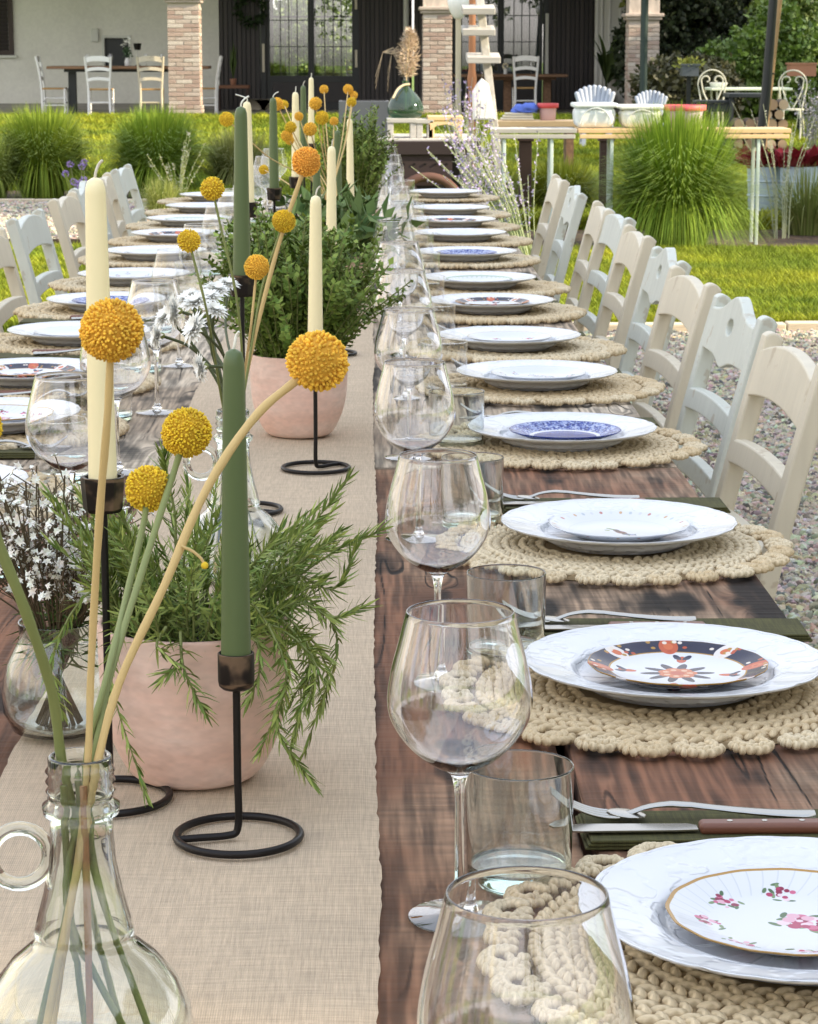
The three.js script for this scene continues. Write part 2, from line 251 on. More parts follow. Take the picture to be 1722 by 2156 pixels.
const grassC = (r, x, z) => { const n = vnoise(x * 1.3 + 50, z * 1.3 + 90, 999, 999, 7), k = 0.8 + 0.4 * r(); return mix3([0.16, 0.235, 0.02], [0.36, 0.36, 0.03], n * 0.7 + 0.3 * r()).map((c, q) => c * k * (1 + (vnoise(x * 4 + 80, z * 4 + 200, 9999, 9999, 8) - 0.5) * [0.7, 0.5, 0.4][q])); };
const tuftA = tuftGeo(1, 9, 0.055, 0.006), tuftB = tuftGeo(2, 9, 0.07, 0.014);
scatter('lawn_grass', tuftA, M.grass, 42000, 11, r => { const x = 0.9 + r() * 2.6, z = (-10.1 - r() * 3.7) * K; return { p: V(x, 0, z), s: 0.8 + r() * 0.6, c: grassC(r, x, z) }; }, 'bright green mown lawn behind the right row of chairs', 'lawn');
scatter('lawn_grass', tuftA, M.grass, 30000, 12, r => { const x = -3.4 + r() * 2.8, z = (-10.05 - r() * 4.0) * K; return { p: V(x, 0, z), s: 0.8 + r() * 0.6, c: grassC(r, x, z) }; }, 'bright green lawn strip behind the left row of chairs', 'lawn');
scatter('lawn_grass', tuftB, M.grass, 90000, 13, r => { const d = 15.6 + Math.pow(r(), 1.3) * 21.8, z = -d * K, x = (-0.19 + r() * 0.42) * d; return { p: V(d < 20 && x < 0.9 ? x + 1.8 : x, rise(z), z), s: 0.9 + r() * 0.8, c: grassC(r, x, z) }; }, 'wide lawn reaching back to the brick columned portico', 'lawn');

// gravel stones
{
  const g = new THREE.IcosahedronGeometry(1, 1), p = g.attributes.position;
  for (let i = 0; i < p.count; i++) { const x = p.getX(i), y = p.getY(i), z = p.getZ(i), k = 0.75 + 0.5 * hash2(Math.round(x * 50) + 7, Math.round(y * 50) + Math.round(z * 50) * 31, 3); p.setXYZ(i, x * k, y * k * 0.7, z * k); }
  g.computeVertexNormals(); M.pebble = std([1, 1, 1], 0.85);
  const cols = [[0.40, 0.36, 0.29], [0.50, 0.45, 0.36], [0.24, 0.22, 0.19], [0.44, 0.37, 0.28], [0.60, 0.55, 0.45], [0.14, 0.13, 0.11], [0.46, 0.38, 0.28]];
  const peb = (r, x, z, s0) => ({ p: V(x, 0.006 + r() * 0.012, z), s: V(s0 * (0.7 + r() * 0.8), s0 * (0.5 + r() * 0.5), s0 * (0.7 + r() * 0.8)), axis: rdir(r), turn: r() * 6.28, c: cols[Math.floor(r() * cols.length)].map(c => c * (0.8 + 0.35 * r())) });
  scatter('gravel_stones', g, M.pebble, 60000, 21, r => { const d = 3.2 + Math.pow(r(), 0.8) * 6.7, x = 0.4 + r() * (d * 0.215 - 0.35); return peb(r, x, -d * K, 0.0135); }, 'grey and beige gravel under the right row of chairs', 'gravel');
  scatter('gravel_stones', g, M.pebble, 22000, 22, r => { const d = 14.2 + r() * 4.0; return peb(r, -d * 0.19 + r() * (d * 0.19 + 0.2), -d * K, 0.02); }, 'pale gravel path beyond the left row of chairs', 'gravel');
}

// ---------- house with portico ----------
const PF = 0.09, ZF = 37.3 * K, ZW = 42 * K;  // floor height, front and back of the portico
const wX = dx => A(dx, 150, ZW / K).x, cX = dx => A(dx, 150, (ZF + 0.25) / K).x, wY = dy => A(600, dy, ZW / K).y, cY = dy => A(600, dy, (ZF + 0.25) / K).y;
M.plaster = std([1, 1, 1], 0.9, { map: rep(tex(256, 256, (u, v) => { const n = fbm(u, v, 5, 5, 5, 131), f = fbm(u, v, 60, 60, 2, 132); const k = 0.92 + 0.08 * n + 0.05 * f; return [228 * k, 226 * k, 218 * k]; }), 0.4, 0.4) });
M.darkSlat = [[0.040, 0.033, 0.033], [0.052, 0.043, 0.042], [0.033, 0.028, 0.029]].map(c => std(c, 0.55));
M.darkFrame = std([0.008, 0.011, 0.013], 0.4); M.brass = std([0.55, 0.5, 0.4], 0.5, { metalness: 0.4 });
M.pane = phy([0.06, 0.08, 0.07], 0.03, { clearcoat: 1, clearcoatRoughness: 0.02, specularIntensity: 1, ior: 1.9 });
M.roof = std([0.30, 0.15, 0.10], 0.9); M.ceilWood = std([0.22, 0.16, 0.11], 0.8);
{
  const fl = struct('portico_floor', span(-12, -0.2, -ZW - 0.3, 7.6, PF, -ZF), M.floor); uvBox(fl.geometry);
  const step = struct('portico_step', span(-12, -0.1, -ZF + 0.003, 7.6, PF - 0.02, -ZF + 0.14, 0.01), M.stoneEdge); uvBox(step.geometry, 0.5);
  const H = thing('farmhouse', 'white plastered farmhouse with a portico and dark slatted doors', 'house', [0, PF, -ZW]);
  const zf = -ZW, top = 4.0, addW = (x0, x1, y0, y1) => wpart('wall', uvBox(span(x0, y0, zf - 0.3, x1, y1, zf)), M.plaster, H);
  const xs = dx => wX(dx);
  // plaster walls, with an opening for the small dark hatch
  const hx0 = xs(221), hx1 = xs(272), hy0 = wY(140), hy1 = wY(80);
  addW(-12, hx0, PF, top); addW(hx1, xs(462), PF, top); addW(hx0, hx1, PF, hy0); addW(hx0, hx1, hy1, top);
  addW(xs(1258), 7.4, PF, top);
  wpart('hatch', span(hx0, hy0, zf - 0.28, hx1, hy1, zf - 0.12), M.darkFrame, H);
  wpart('hatch_frame', mg([span(hx0 - 0.05, hy1, zf, hx1 + 0.05, hy1 + 0.05, zf + 0.03), span(hx0 - 0.05, hy0 - 0.05, zf, hx0, hy1, zf + 0.03), span(hx1, hy0 - 0.05, zf, hx1 + 0.05, hy1, zf + 0.03)]), M.offWhite, H);
  wpart('meter_box', span(xs(194), wY(88), zf, xs(210), wY(60), zf + 0.09, 0.02), M.offWhite, H);
  wpart('skirting', span(-12, PF, zf, xs(462), PF + 0.12, zf + 0.02), M.floor, H);
  // shutter at the far left: louvres in a frame
  const sx0 = xs(-60), sx1 = xs(31), sy0 = wY(116), sh = wpart('shutter', mg([span(sx0, sy0, zf, sx1, sy0 + 0.09, zf + 0.06), span(sx1 - 0.09, sy0 + 0.09, zf, sx1, top, zf + 0.06), span(sx0, sy0 + 0.09, zf, sx0 + 0.09, top, zf + 0.06)]), std([0.05, 0.032, 0.028], 0.6), H);
  for (let y = sy0 + 0.13; y < top; y += 0.075) { const g = box(sx1 - sx0 - 0.2, 0.085, 0.012); g.rotateX(0.6); g.translate((sx0 + sx1) / 2, y - PF, zf + 0.03 + ZW); part('louvre', g, M.darkSlat[1], sh); }
  wpart('window_sill', span(sx0 - 0.1, sy0 - 0.05, zf, sx1 + 0.06, sy0 - 0.003, zf + 0.1), M.offWhite, H);
  // dark slatted leaves of the doors
  const slats = (x0, x1, n, y1 = top) => { const w = (xs(x1) - xs(x0)) / n; wpart('slat_backing', span(xs(x0), PF, zf - 0.3, xs(x1), y1, zf - 0.06), M.darkFrame, H); const g = box(w * 0.8, y1 - PF, 0.05, 0, (y1 - PF) / 2, 0, 0.008); for (let i = 0; i < n; i++) part('slat', g, M.darkSlat[(i * 7) % 3], H, xs(x0) + w * (i + 0.5), 0, -0.033); };
  slats(462, 548, 9); slats(752, 855, 11); slats(872, 962, 9); slats(1152, 1258, 11);
  // glazed doors with a dark reveal behind: frame, panes, bars
  const glazed = (x0, x1, cols, y1D, y2D) => {
    const a = xs(x0), b = xs(x1), lo = wY(y2D), w = (b - a) / cols;
    if (y1D) { // a room with a window to the far side
      const zb = zf - 5, ya = A(600, 158, -zb / K).y, m = M.darkFrame, bars = (d0, d1) => { const p0 = A(d0, 0, -zb / K).x, p1 = A(d1, 0, -zb / K).x, f = wpart('far_window', span(p0, ya, zb - 0.05, p1, ya + 0.05, zb + 0.05), m, H); wpart('window_bar', span(p0, ya + 1.2, zb - 0.03, p1, ya + 1.24, zb + 0.03), m, H); for (let k = 0; k <= 6; k++) part('window_bar', box(0.018, top - ya - 0.06, 0.03), m, f, p0 + (p1 - p0) * k / 6, (top + ya) / 2 + 0.03 - PF, zb + ZW); return [p0, p1]; };
      const [p0, p1] = bars(574, 652), [q0, q1] = bars(664, 742);
      wpart('room_wall', mg([span(a - 1, PF, zb - 0.1, b + 1, ya - 0.003, zb), span(a - 1, ya, zb - 0.1, p0, top, zb), span(p1, ya, zb - 0.1, q0, top, zb), span(q1, ya, zb - 0.1, b + 1, top, zb), span(a - 1.1, PF, zb, a - 1, top, zf - 0.31), span(b + 1, PF, zb, b + 1.1, top, zf - 0.31)]), M.darkSlat[1], H);
      wpart('room_floor', span(a - 1, PF - 0.1, zb, b + 1, PF, zf - 0.31), M.darkSlat[1], H); wpart('room_ceiling', span(a - 1, top, zb, b + 1, top + 0.1, zf - 0.6), M.darkSlat[1], H);
    } else {
      wpart('door_reveal', span(a, PF, zf - 0.9, b, top, zf - 0.8), M.darkFrame, H);
      const c = std([0.045, 0.07, 0.06], 0.9); for (let k = 0; k < 9; k++) if (k % 3 !== 1) wpart('curtain', cyl(0.05, 0.05, top - PF - 0.05, a + (b - a) * (k + 0.6) / 9, PF + 0.02, zf - 0.45, 10), c, H);
    }
    for (let i = 0; i < cols; i++) {
      const p = wpart('door_leaf', mg([span(a + i * w, PF, zf - 0.1, a + (i + 1) * w, lo, zf - 0.04), span(a + i * w, lo, zf - 0.1, a + i * w + 0.06, top, zf - 0.035), span(a + (i + 1) * w - 0.06, lo, zf - 0.1, a + (i + 1) * w - 0.003, top, zf - 0.035)]), M.darkFrame, H);
      const q = wpart('pane', span(a + i * w + 0.06, lo, zf - 0.085, a + (i + 1) * w - 0.06, top, zf - 0.075), M.thin, H);
      wpart('lower_panel', span(a + i * w + 0.1, PF + 0.14, zf - 0.039, a + (i + 1) * w - 0.1, lo - 0.12, zf - 0.028, 0.004), M.darkSlat[2], H);
      for (const k of [0.28, 0.5, 0.72]) wpart('glazing_bar', span(a + i * w + 0.06 + (w - 0.12) * k - 0.008, lo, zf - 0.07, a + i * w + 0.06 + (w - 0.12) * k + 0.008, top, zf - 0.058), M.darkFrame, H);
      for (const y of [0.55, 1.05]) wpart('glazing_bar', span(a + i * w + 0.06, lo + y, zf - 0.056, a + (i + 1) * w - 0.06, lo + y + 0.016, zf - 0.046), M.darkFrame, H);
    }
  };
  glazed(562, 748, 2, 20, 160); glazed(966, 1142, 2, 0, 150);
  for (const dx of [555, 750, 960, 1148]) { wpart('door_jamb', span(xs(dx) - 0.05, PF, zf - 0.06, xs(dx) + 0.05, top, zf + 0.01), M.darkFrame, H); }
  for (const [dx, y0, y1] of [[555, -20, 22], [555, 92, 152], [555, 262, 300], [750, -20, 20], [750, 105, 142]]) wpart('hinge', span(xs(dx) - 0.025, Math.max(PF + 0.2, wY(y1)), zf + 0.013, xs(dx) + 0.025, wY(y0), zf + 0.035, 0.006), M.brass, H);
  wpart('door_handle', span(xs(1147), wY(180), zf + 0.013, xs(1154), wY(28), zf + 0.05, 0.01), M.offWhite, H);
  wpart('drainpipe', cyl(0.055, 0.055, 3.8, xs(855), PF + 0.01, zf + 0.09, 14), M.offWhite, H);
  // roof over the portico
  wpart('ceiling', span(-12, 4.0, -ZW - 0.3, 7.6, 4.1, -ZF + 0.1), M.plaster, H);
  wpart('upper_wall', uvBox(span(-12, 4.1, -ZW - 5, 7.6, 8.4, -ZF - 0.1)), M.plaster, H);
  wpart('roof', span(-12.6, 8.4, -ZW - 5.6, 8.2, 8.9, -ZF + 0.7), M.roof, H);
  wpart('beam', span(-12, 3.45, -ZF - 0.46, 7.6, 3.995, -ZF - 0.04), M.plaster, H);
}
// brick columns: core of mortar, single bricks round it
M.mortar = std([0.46, 0.40, 0.34], 0.95);
M.bricks = [[0.62, 0.50, 0.42], [0.68, 0.58, 0.50], [0.56, 0.42, 0.35], [0.72, 0.64, 0.56], [0.64, 0.54, 0.47], [0.52, 0.38, 0.32]].map((c, i) => std(c, 0.92, { map: tex(64, 64, (u, v) => 200 + 55 * fbm(u, v, 8, 8, 3, 140 + i)), bumpMap: tex(64, 64, (u, v) => 255 * fbm(u, v, 10, 10, 3, 150 + i), false), bumpScale: 0.008 }));
function column(d0, d1, capD, label, seed) {
  const x0 = cX(d0), x1 = cX(d1), w = x1 - x0, xc = (x0 + x1) / 2, zc = -ZF - 0.25, top = 3.45, cap = cY(capD), t = thing('brick_column', label, 'column', [xc, PF, zc], 0, 'brick columns of the portico');
  part('core', box(w - 0.03, cap - PF - 0.002, w - 0.03, 0, (cap - PF) / 2, 0), M.mortar, t);
  const r = rngOf(seed), ch = 0.0722, kinds = {}, g = (l, q) => kinds[l.toFixed(3) + q] ??= box(l - 0.012, ch - 0.012, 0.06, 0, 0, 0, 0.006);
  const n = Math.floor((cap - PF) / ch);
  for (let i = 0; i < n; i++) {
    const wide = i < 3 ? 0.04 : 0, W = w + wide, y = (i + 0.5) * ch, odd = i % 2;
    const front = odd ? [[-W / 4, W / 2], [W / 4, W / 2]] : [[-W * 3 / 8, W / 4], [0, W / 2], [W * 3 / 8, W / 4]];
    for (const [x, l] of front) part('brick', g(l, 'f'), M.bricks[Math.floor(r() * 6)], t, x, y + (r() - 0.5) * 0.004, W / 2 - 0.03 + (r() - 0.5) * 0.008);
    for (const s of [-1, 1]) for (const [z, l] of (odd ? [[-W / 4, W / 2 - 0.06], [W / 4 - 0.06, W / 2 - 0.06]] : [[-0.06, W / 2]])) { const b = part('brick', g(l, 's'), M.bricks[Math.floor(r() * 6)], t, s * (W / 2 - 0.03), y, z); b.rotation.y = Math.PI / 2; }
  }
  part('capital', mg([box(w + 0.06, 0.05, w + 0.06, 0, 0.025, 0, 0.008), box(w + 0.13, 0.06, w + 0.13, 0, 0.08, 0, 0.015)]), M.bricks[4], t, 0, cap - PF, 0);
  part('pier_head', box(w - 0.02, top - cap - 0.112, w - 0.02, 0, 0, 0), M.bricks[1], t, 0, cap - PF + 0.111 + (top - cap - 0.112) / 2, 0);
}
column(356, 424, 6, 'pale brick column left of the dark doors, with white chairs either side', 31);
column(889, 951, 28, 'pale brick column in the middle, beside the pampas grass', 32);
column(1318, 1384, 42, 'pale brick column at the right end, behind the dark green post', 33);

// ---------- the long table ----------
const TH = 0.75;
const TX = [-0.736, -0.452, -0.146, 0.160, 0.436], TZ = [[-0.25, -2.965 * K], [-2.965 * K - 0.007, -5.72 * K], [-5.72 * K - 0.007, -8.5 * K]];
TZ.forEach(([z0, z1], i) => {
  const zc = (z0 + z1) / 2, L = z0 - z1, t = thing('dining_table', ['reddish brown plank table at the near end of the row', 'weathered grey plank table in the middle of the row', 'weathered grey plank table at the far end of the row'][i], 'table', [-0.15, 0, zc], 0, 'plank tables set end to end');
  const r = rngOf(300 + i), mats = i ? M.plankGrey : M.plankBrown;
  for (let k = 0; k < 4; k++) {
    const w = TX[k + 1] - TX[k] - 0.009, g = new RoundedBoxGeometry(w, 0.05, L - 0.006 - r() * 0.006, 3, 0.004); uvBox(g);
    const uv = g.attributes.uv, ou = r() * 3, ov = r() * 3; for (let q = 0; q < uv.count; q++) uv.setXY(q, uv.getX(q) + ou, uv.getY(q) + ov);
    part('plank', g, mats[k === 3 ? 1 : 0], t, (TX[k] + TX[k + 1]) / 2 + 0.15, TH - 0.025 - r() * 0.002, 0);
  }
  for (const [x, z] of [[-0.45, 1], [0.45, 1], [-0.45, -1], [0.45, -1]]) part('leg', uvBox(box(0.08, TH - 0.06, 0.08, 0, (TH - 0.06) / 2, 0, 0.006)), mats[0], t, x, 0, z * (L / 2 - 0.35));
  part('apron', uvBox(mg([box(0.98, 0.08, 0.03, 0, 0, L / 2 - 0.35), box(0.98, 0.08, 0.03, 0, 0, -L / 2 + 0.35), box(0.03, 0.078, L - 0.74, -0.3, 0, 0), box(0.03, 0.078, L - 0.74, 0.3, 0, 0)])), mats[0], t, 0, TH - 0.1, 0);
});
{ // linen runner: slightly uneven cloth, fuzzy cut edges
  const x0 = -0.300, x1 = 0.003, z0 = -0.3, ZE = -8.5 * K, z1 = ZE - 0.12, g = new THREE.PlaneGeometry(1, 1, 24, 700), p = g.attributes.position, uv = g.attributes.uv;
  for (let i = 0; i < p.count; i++) {
    const u = p.getX(i) + 0.5, t = 0.5 - p.getY(i), z = lerp(z0, z1, t), e = (vnoise(z * 5 + 500, 3, 9999, 99, 5) - 0.5) * 0.005 + (vnoise(z * 120 + 500, 3, 99999, 99, 6) - 0.5) * 0.0025;
    const x = lerp(x0 + e, x1 + (vnoise(z * 3 + 900, 8, 9999, 99, 8) - 0.5) * 0.005 + (vnoise(z * 130 + 700, 9, 99999, 99, 6) - 0.5) * 0.0025, u);
    let y = TH + 0.0022 + 0.0022 * vnoise(x * 14 + 30, z * 7 + 300, 999, 9999, 9) * sstep(0, 0.06, u) * sstep(1, 0.94, u);
    if (z < ZE) y -= (ZE - z) * 0.9;
    p.setXYZ(i, x, y, z < ZE ? lerp(z, ZE - 0.01, 0.3) : z); uv.setXY(i, x * 3.5, z * 3.5);
  }
  g.computeVertexNormals(); solo('table_runner', g, M.linen, 'beige linen runner down the middle of the long table', 'runner');
}

// ---------- placemats ----------
const stitch = (x, y, z, dir, l, w, h, a = 6, b = 5) => { const g = new THREE.SphereGeometry(1, a, b); g.scale(l, h, w); g.rotateY(-dir); g.translate(x, y, z); return g; };
function matDisc(fine) {
  const L = [], r = rngOf(401); let k = 0; const st = fine ? 0.0118 : 0.015;
  for (let q = fine ? 0.086 : 0.10; q < 0.176; q += fine ? 0.0102 : 0.0125, k++) { const n = Math.round(2 * Math.PI * q / st); for (let i = 0; i < n; i++) { const a = (i + r() * 0.3) / n * 6.2832; L.push(stitch(Math.cos(a) * q, 0.0052 + r() * 0.0022, Math.sin(a) * q, a + Math.PI / 2 + (k % 2 ? 0.62 : -0.62) + (r() - 0.5) * 0.3, st * 0.78, st * 0.34, st * 0.33, fine ? 6 : 5, fine ? 5 : 4)); } }
  return mg(L);
}
function scallopGeo(fine, seed) { // centre at the root, pointing along +x
  const L = [], r = rngOf(seed), n = fine ? 11 : 7, s = fine ? 1 : 1.4;
  for (let i = 0; i < n; i++) { const a = lerp(-2.15, 2.15, i / (n - 1)); for (const o of [-1, 1]) L.push(stitch(0.010 + Math.cos(a) * (0.0125 + o * 0.0024), 0.0058 + r() * 0.0016 + (o < 0 ? 0.0018 : 0), Math.sin(a) * (0.0150 + o * 0.0024), a + Math.PI / 2 + o * 0.6 + (r() - 0.5) * 0.3, 0.0064 * s, 0.0033 * s, 0.0042 * s, fine ? 6 : 5, fine ? 5 : 4)); }
  for (let i = 0; i < (fine ? 6 : 3); i++) L.push(stitch(-0.004 + r() * 0.010, 0.005 + r() * 0.002, (r() - 0.5) * 0.014, r() * 3, 0.0065, 0.0034, 0.0036, 5, 4));
  return mg(L);
}
const discF = matDisc(true), discC = matDisc(false), scF = [1, 2, 3].map(i => scallopGeo(true, 410 + i)), scC = [1, 2].map(i => scallopGeo(false, 420 + i)), baseG = cyl(0.174, 0.172, 0.0052, 0, 0.0004, 0, 48);
function placemat(fine, label, x, z, seed) {
  const t = thing('placemat', label, 'placemat', [x, TH, z], rngOf(seed)() * 6.28, 'woven raffia placemats'), r = rngOf(seed + 1);
  part('base', baseG, M.raffiaBase, t); part('woven_rows', fine ? discF : discC, M.raffia[seed % 3], t);
  for (let i = 0; i < 28; i++) { const a = (i + (r() - 0.5) * 0.25) / 28 * 6.2832, m = part('scallop', fine ? scF[i % 3] : scC[i % 2], M.raffia[Math.floor(r() * 3)], t, Math.cos(a) * 0.183, r() * 0.001, Math.sin(a) * 0.183); m.rotation.y = -a; const k = 0.9 + r() * 0.25; m.scale.set(k, 1, k); }
  return t;
}

// ---------- plates ----------
const bigPlate = (() => {
  const pr = smooth([[0, 0.007], [0.078, 0.0075], [0.087, 0.010], [0.093, 0.0165], [0.104, 0.0195], [0.130, 0.0245], [0.1375, 0.0268]], 26).concat([[0.1385, 0.0262], [0.1365, 0.0240]], smooth([[0.130, 0.0215], [0.105, 0.0155], [0.095, 0.0125], [0.089, 0.006], [0.080, 0.0035]], 12), [[0.078, 0.0002], [0.074, 0.0002], [0.073, 0.0032], [0, 0.0038]]);
  const g = lathe(pr.map(p => [p[0] * 1, p[1]]), 96), p = g.attributes.position;
  for (let i = 0; i < p.count; i++) { const x = p.getX(i), z = p.getZ(i), q = Math.hypot(x, z); if (q > 0.105) { const k = 1 + 0.010 * (q - 0.105) / 0.033 * (Math.abs(Math.sin(Math.atan2(z, x) * 12)) - 0.5); p.setX(i, x * k); p.setZ(i, z * k); } }
  g.computeVertexNormals(); return g;
})();
const smallPlate = (() => {
  const pr = [[0.0001, 0.0042], [0.03, 0.0042], [0.050, 0.0050], [0.058, 0.0072], [0.075, 0.0125], [0.0815, 0.0150], [0.0822, 0.0146], [0.0812, 0.0134], [0.074, 0.0104], [0.058, 0.0046], [0.050, 0.002], [0.048, 0.0003], [0.045, 0.0003], [0.044, 0.002], [0.0001, 0.002]];
  const g = lathe(pr, 72), p = g.attributes.position, uv = g.attributes.uv;
  for (let i = 0; i < p.count; i++) { const x = p.getX(i), z = p.getZ(i), q = Math.hypot(x, z); const k = q > 0.07 ? 1 + 0.006 * Math.cos(Math.atan2(z, x) * 16) : 1; p.setX(i, x * k); p.setZ(i, z * k); uv.setXY(i, x / 0.168 + 0.5, 0.5 - z / 0.168); }
  g.computeVertexNormals(); return g;
})();
function design(draw) {
  const c = document.createElement('canvas'); c.width = c.height = 512; const x = c.getContext('2d'); x.fillStyle = '#e9ecef'; x.fillRect(0, 0, 512, 512); x.translate(256, 256); draw(x, rngOf(500 + design.n++));
  const t = new THREE.CanvasTexture(c); t.colorSpace = THREE.SRGBColorSpace; return phy([0.80, 0.80, 0.82], 0.2, { map: t, clearcoat: 0.06, clearcoatRoughness: 0.06, specularIntensity: 0.4 });
}
design.n = 0;
const dot = (x, a, b, r, c, ry = r, rot = 0) => { x.fillStyle = c; x.beginPath(); x.ellipse(a, b, r, ry, rot, 0, 6.3); x.fill(); };
const ring = (x, r, w, c) => { x.strokeStyle = c; x.lineWidth = w; x.beginPath(); x.arc(0, 0, r, 0, 6.3); x.stroke(); };
function sprig(x, r, cx, cy, s, cols, n = 16) { for (let i = 0; i < 7; i++) dot(x, cx + (r() - 0.5) * s * 1.8, cy + (r() - 0.5) * s * 1.5, s * 0.26, ['#5d7a52', '#7d9468', '#46663f'][i % 3], s * 0.11, r() * 3); for (let i = 0; i < n; i++) dot(x, cx + (r() - 0.5) * s * 1.2, cy + (r() - 0.5) * s, s * (0.12 + r() * 0.12), cols[Math.floor(r() * cols.length)]); }
const pink = ['#b3325f', '#d2688c', '#e9b3c4', '#8f2348', '#f3d9e0'];
const D = {
  rose: design((x, r) => { for (let i = 0; i < 44; i++) { const a = i / 44 * 6.283; x.strokeStyle = '#d8dde0'; x.lineWidth = 3; x.beginPath(); x.moveTo(Math.cos(a) * 165, Math.sin(a) * 165); x.quadraticCurveTo(Math.cos(a + 0.1) * 205, Math.sin(a + 0.1) * 205, Math.cos(a + 0.12) * 245, Math.sin(a + 0.12) * 245); x.stroke(); } ring(x, 246, 9, '#b98f4a'); sprig(x, r, 15, -25, 62, pink, 26); for (let i = 0; i < 8; i++) { const a = i * 0.785 + 0.3; sprig(x, r, Math.cos(a) * 165, Math.sin(a) * 165, 38, pink, 12); } }),
  imari: design((x, r) => {
    ring(x, 222, 62, '#181a3c'); ring(x, 250, 6, '#a97f36'); ring(x, 190, 5, '#b98b3c');
    for (let i = 0; i < 8; i++) { const a = i * 0.785; x.save(); x.rotate(a); dot(x, 218, 0, 40, i % 2 ? '#efe9e2' : '#c95c34', 28); dot(x, 218, 0, 16, '#d9703f', 14); for (let k = 0; k < 9; k++) dot(x, 190 + r() * 54, (r() - 0.5) * 120, 7, ['#b98b3c', '#efe4d4', '#c0512c'][k % 3]); x.restore(); }
    for (let i = 0; i < 4; i++) { x.save(); x.rotate(i * 1.571 + 0.2); dot(x, 140, 0, 26, '#c9582f', 14); dot(x, 158, 14, 18, '#191b40', 9, 0.6); dot(x, 158, -14, 18, '#191b40', 9, -0.6); x.restore(); }
    for (let i = 0; i < 10; i++) { x.save(); x.rotate(i * 0.628); dot(x, 62, 0, 42, '#17183a', 13); x.restore(); } for (let i = 0; i < 7; i++) { const a = i * 0.9; dot(x, Math.cos(a) * 34, Math.sin(a) * 34, 22, '#d6733f'); dot(x, Math.cos(a) * 34, Math.sin(a) * 34, 9, '#f0c09a'); } dot(x, 0, 0, 20, '#c4502a');
  }),
  bird: design((x, r) => { for (let i = 0; i < 40; i++) { const a = i * 0.157; dot(x, Math.cos(a) * 232, Math.sin(a) * 232, 9, ['#d8b48c', '#c5cfd6', '#dcdfe2', '#c98f84', '#e1e5e8'][i % 5], 6, a); } ring(x, 180, 3, '#dfe4ea'); dot(x, -10, 0, 34, '#7a3b34', 15, 0.2); dot(x, -46, -10, 18, '#3b3340', 12); dot(x, 24, 10, 26, '#4b2f2b', 11, 0.4); dot(x, -70, 2, 16, '#97a4c4', 10); dot(x, 60, 14, 22, '#6f8a4c', 8); dot(x, 50, -12, 14, '#8ea05f', 7); sprig(x, r, -62, -6, 26, ['#9aa6cf', '#c9b7c9'], 8); }),
  blue: design((x, r) => { ring(x, 205, 92, '#8f9fd0'); for (let i = 0; i < 1500; i++) { const a = r() * 6.283, q = 162 + r() * 86; dot(x, Math.cos(a) * q, Math.sin(a) * q, 2 + r() * 5, ['#24378f', '#31479f', '#c3cce8', '#1a2970'][Math.floor(r() * 4)]); } ring(x, 248, 6, '#2a3c88'); dot(x, 0, 0, 140, '#1b2d86'); for (let i = 0; i < 220; i++) { const a = r() * 6.283, q = Math.sqrt(r()) * 132; dot(x, Math.cos(a) * q, Math.sin(a) * q, 3 + r() * 6, ['#263b95', '#142270', '#3a4fa6'][i % 3]); } }),
  pale: design((x, r) => { for (let i = 0; i < 26; i++) { const a = r() * 6.283, q = 40 + r() * 185; sprig(x, r, Math.cos(a) * q, Math.sin(a) * q, 24, ['#e3bcc4', '#cfd6e6', '#d7b6bd', '#c4cfe0'], 7); } ring(x, 247, 4, '#c9d0d6'); }),
  pinkFlower: design((x, r) => { sprig(x, r, -40, 10, 46, ['#c2465f', '#d98396', '#a52e49'], 22); sprig(x, r, 120, -20, 34, ['#c2465f', '#7c8fb4'], 12); sprig(x, r, -150, -40, 30, ['#d98396', '#c2465f'], 10); sprig(x, r, 40, 150, 34, ['#c2465f', '#d98396'], 12); ring(x, 246, 4, '#d8c49a'); }),
  green: design((x, r) => { ring(x, 236, 16, '#a9c2a4'); for (let i = 0; i < 36; i++) { const a = i * 0.1745; dot(x, Math.cos(a) * 214, Math.sin(a) * 214, 10, '#b6c9ae', 5, a); } sprig(x, r, 0, 0, 40, ['#e0c7cf', '#c8d5c2'], 10); }),
  plain: design((x) => { ring(x, 246, 4, '#dcdfe4'); ring(x, 160, 3, '#dfe3e8'); }),
};
// one place at the table: mat, plates
const plateText = { rose: 'pink rose sprigs and a gold rim', imari: 'navy, orange and gold flowers', bird: 'a small dark posy in its centre', blue: 'a speckled deep blue pattern', pale: 'faint pastel flowers', pinkFlower: 'small red and pink flowers', green: 'a pale green rim', plain: 'no pattern' };
const NTH = ORD.map((o, i) => i ? `${o} nearest` : o), sideName = s => s > 0 ? 'right' : 'left';
function place(s, i, x, z, kind, fine) {
  const jr = rngOf(7000 + i * 3 + s); x += (jr() - 0.5) * 0.014; z += (jr() - 0.5) * 0.016;
  const o = `${NTH[i]} ${sideName(s)} setting`;
  placemat(fine, `round scalloped raffia placemat at the ${o} of the table`, x + (jr() - 0.5) * 0.022, z + (jr() - 0.5) * 0.02, 600 + i * 7 + (s > 0 ? 0 : 300));
  const r = rngOf(900 + i + (s > 0 ? 0 : 50)), b = solo('dinner_plate', bigPlate, M.porcelainRim, `large white embossed plate at the ${o} of the table`, 'plate', [x, TH + 0.0088, z], r() * 6, 'large white dinner plates');
  solo('side_plate', smallPlate, D[kind], `small plate with ${plateText[kind]} at the ${o}`, 'plate', [x + (r() - 0.5) * 0.014, TH + 0.0088 + 0.0078, z + (r() - 0.5) * 0.014], kind === 'imari' ? (s > 0 ? 0 : 3.14) : kind === 'rose' ? -0.5 : r() * 6, 'small patterned plates on the dinner plates');
}
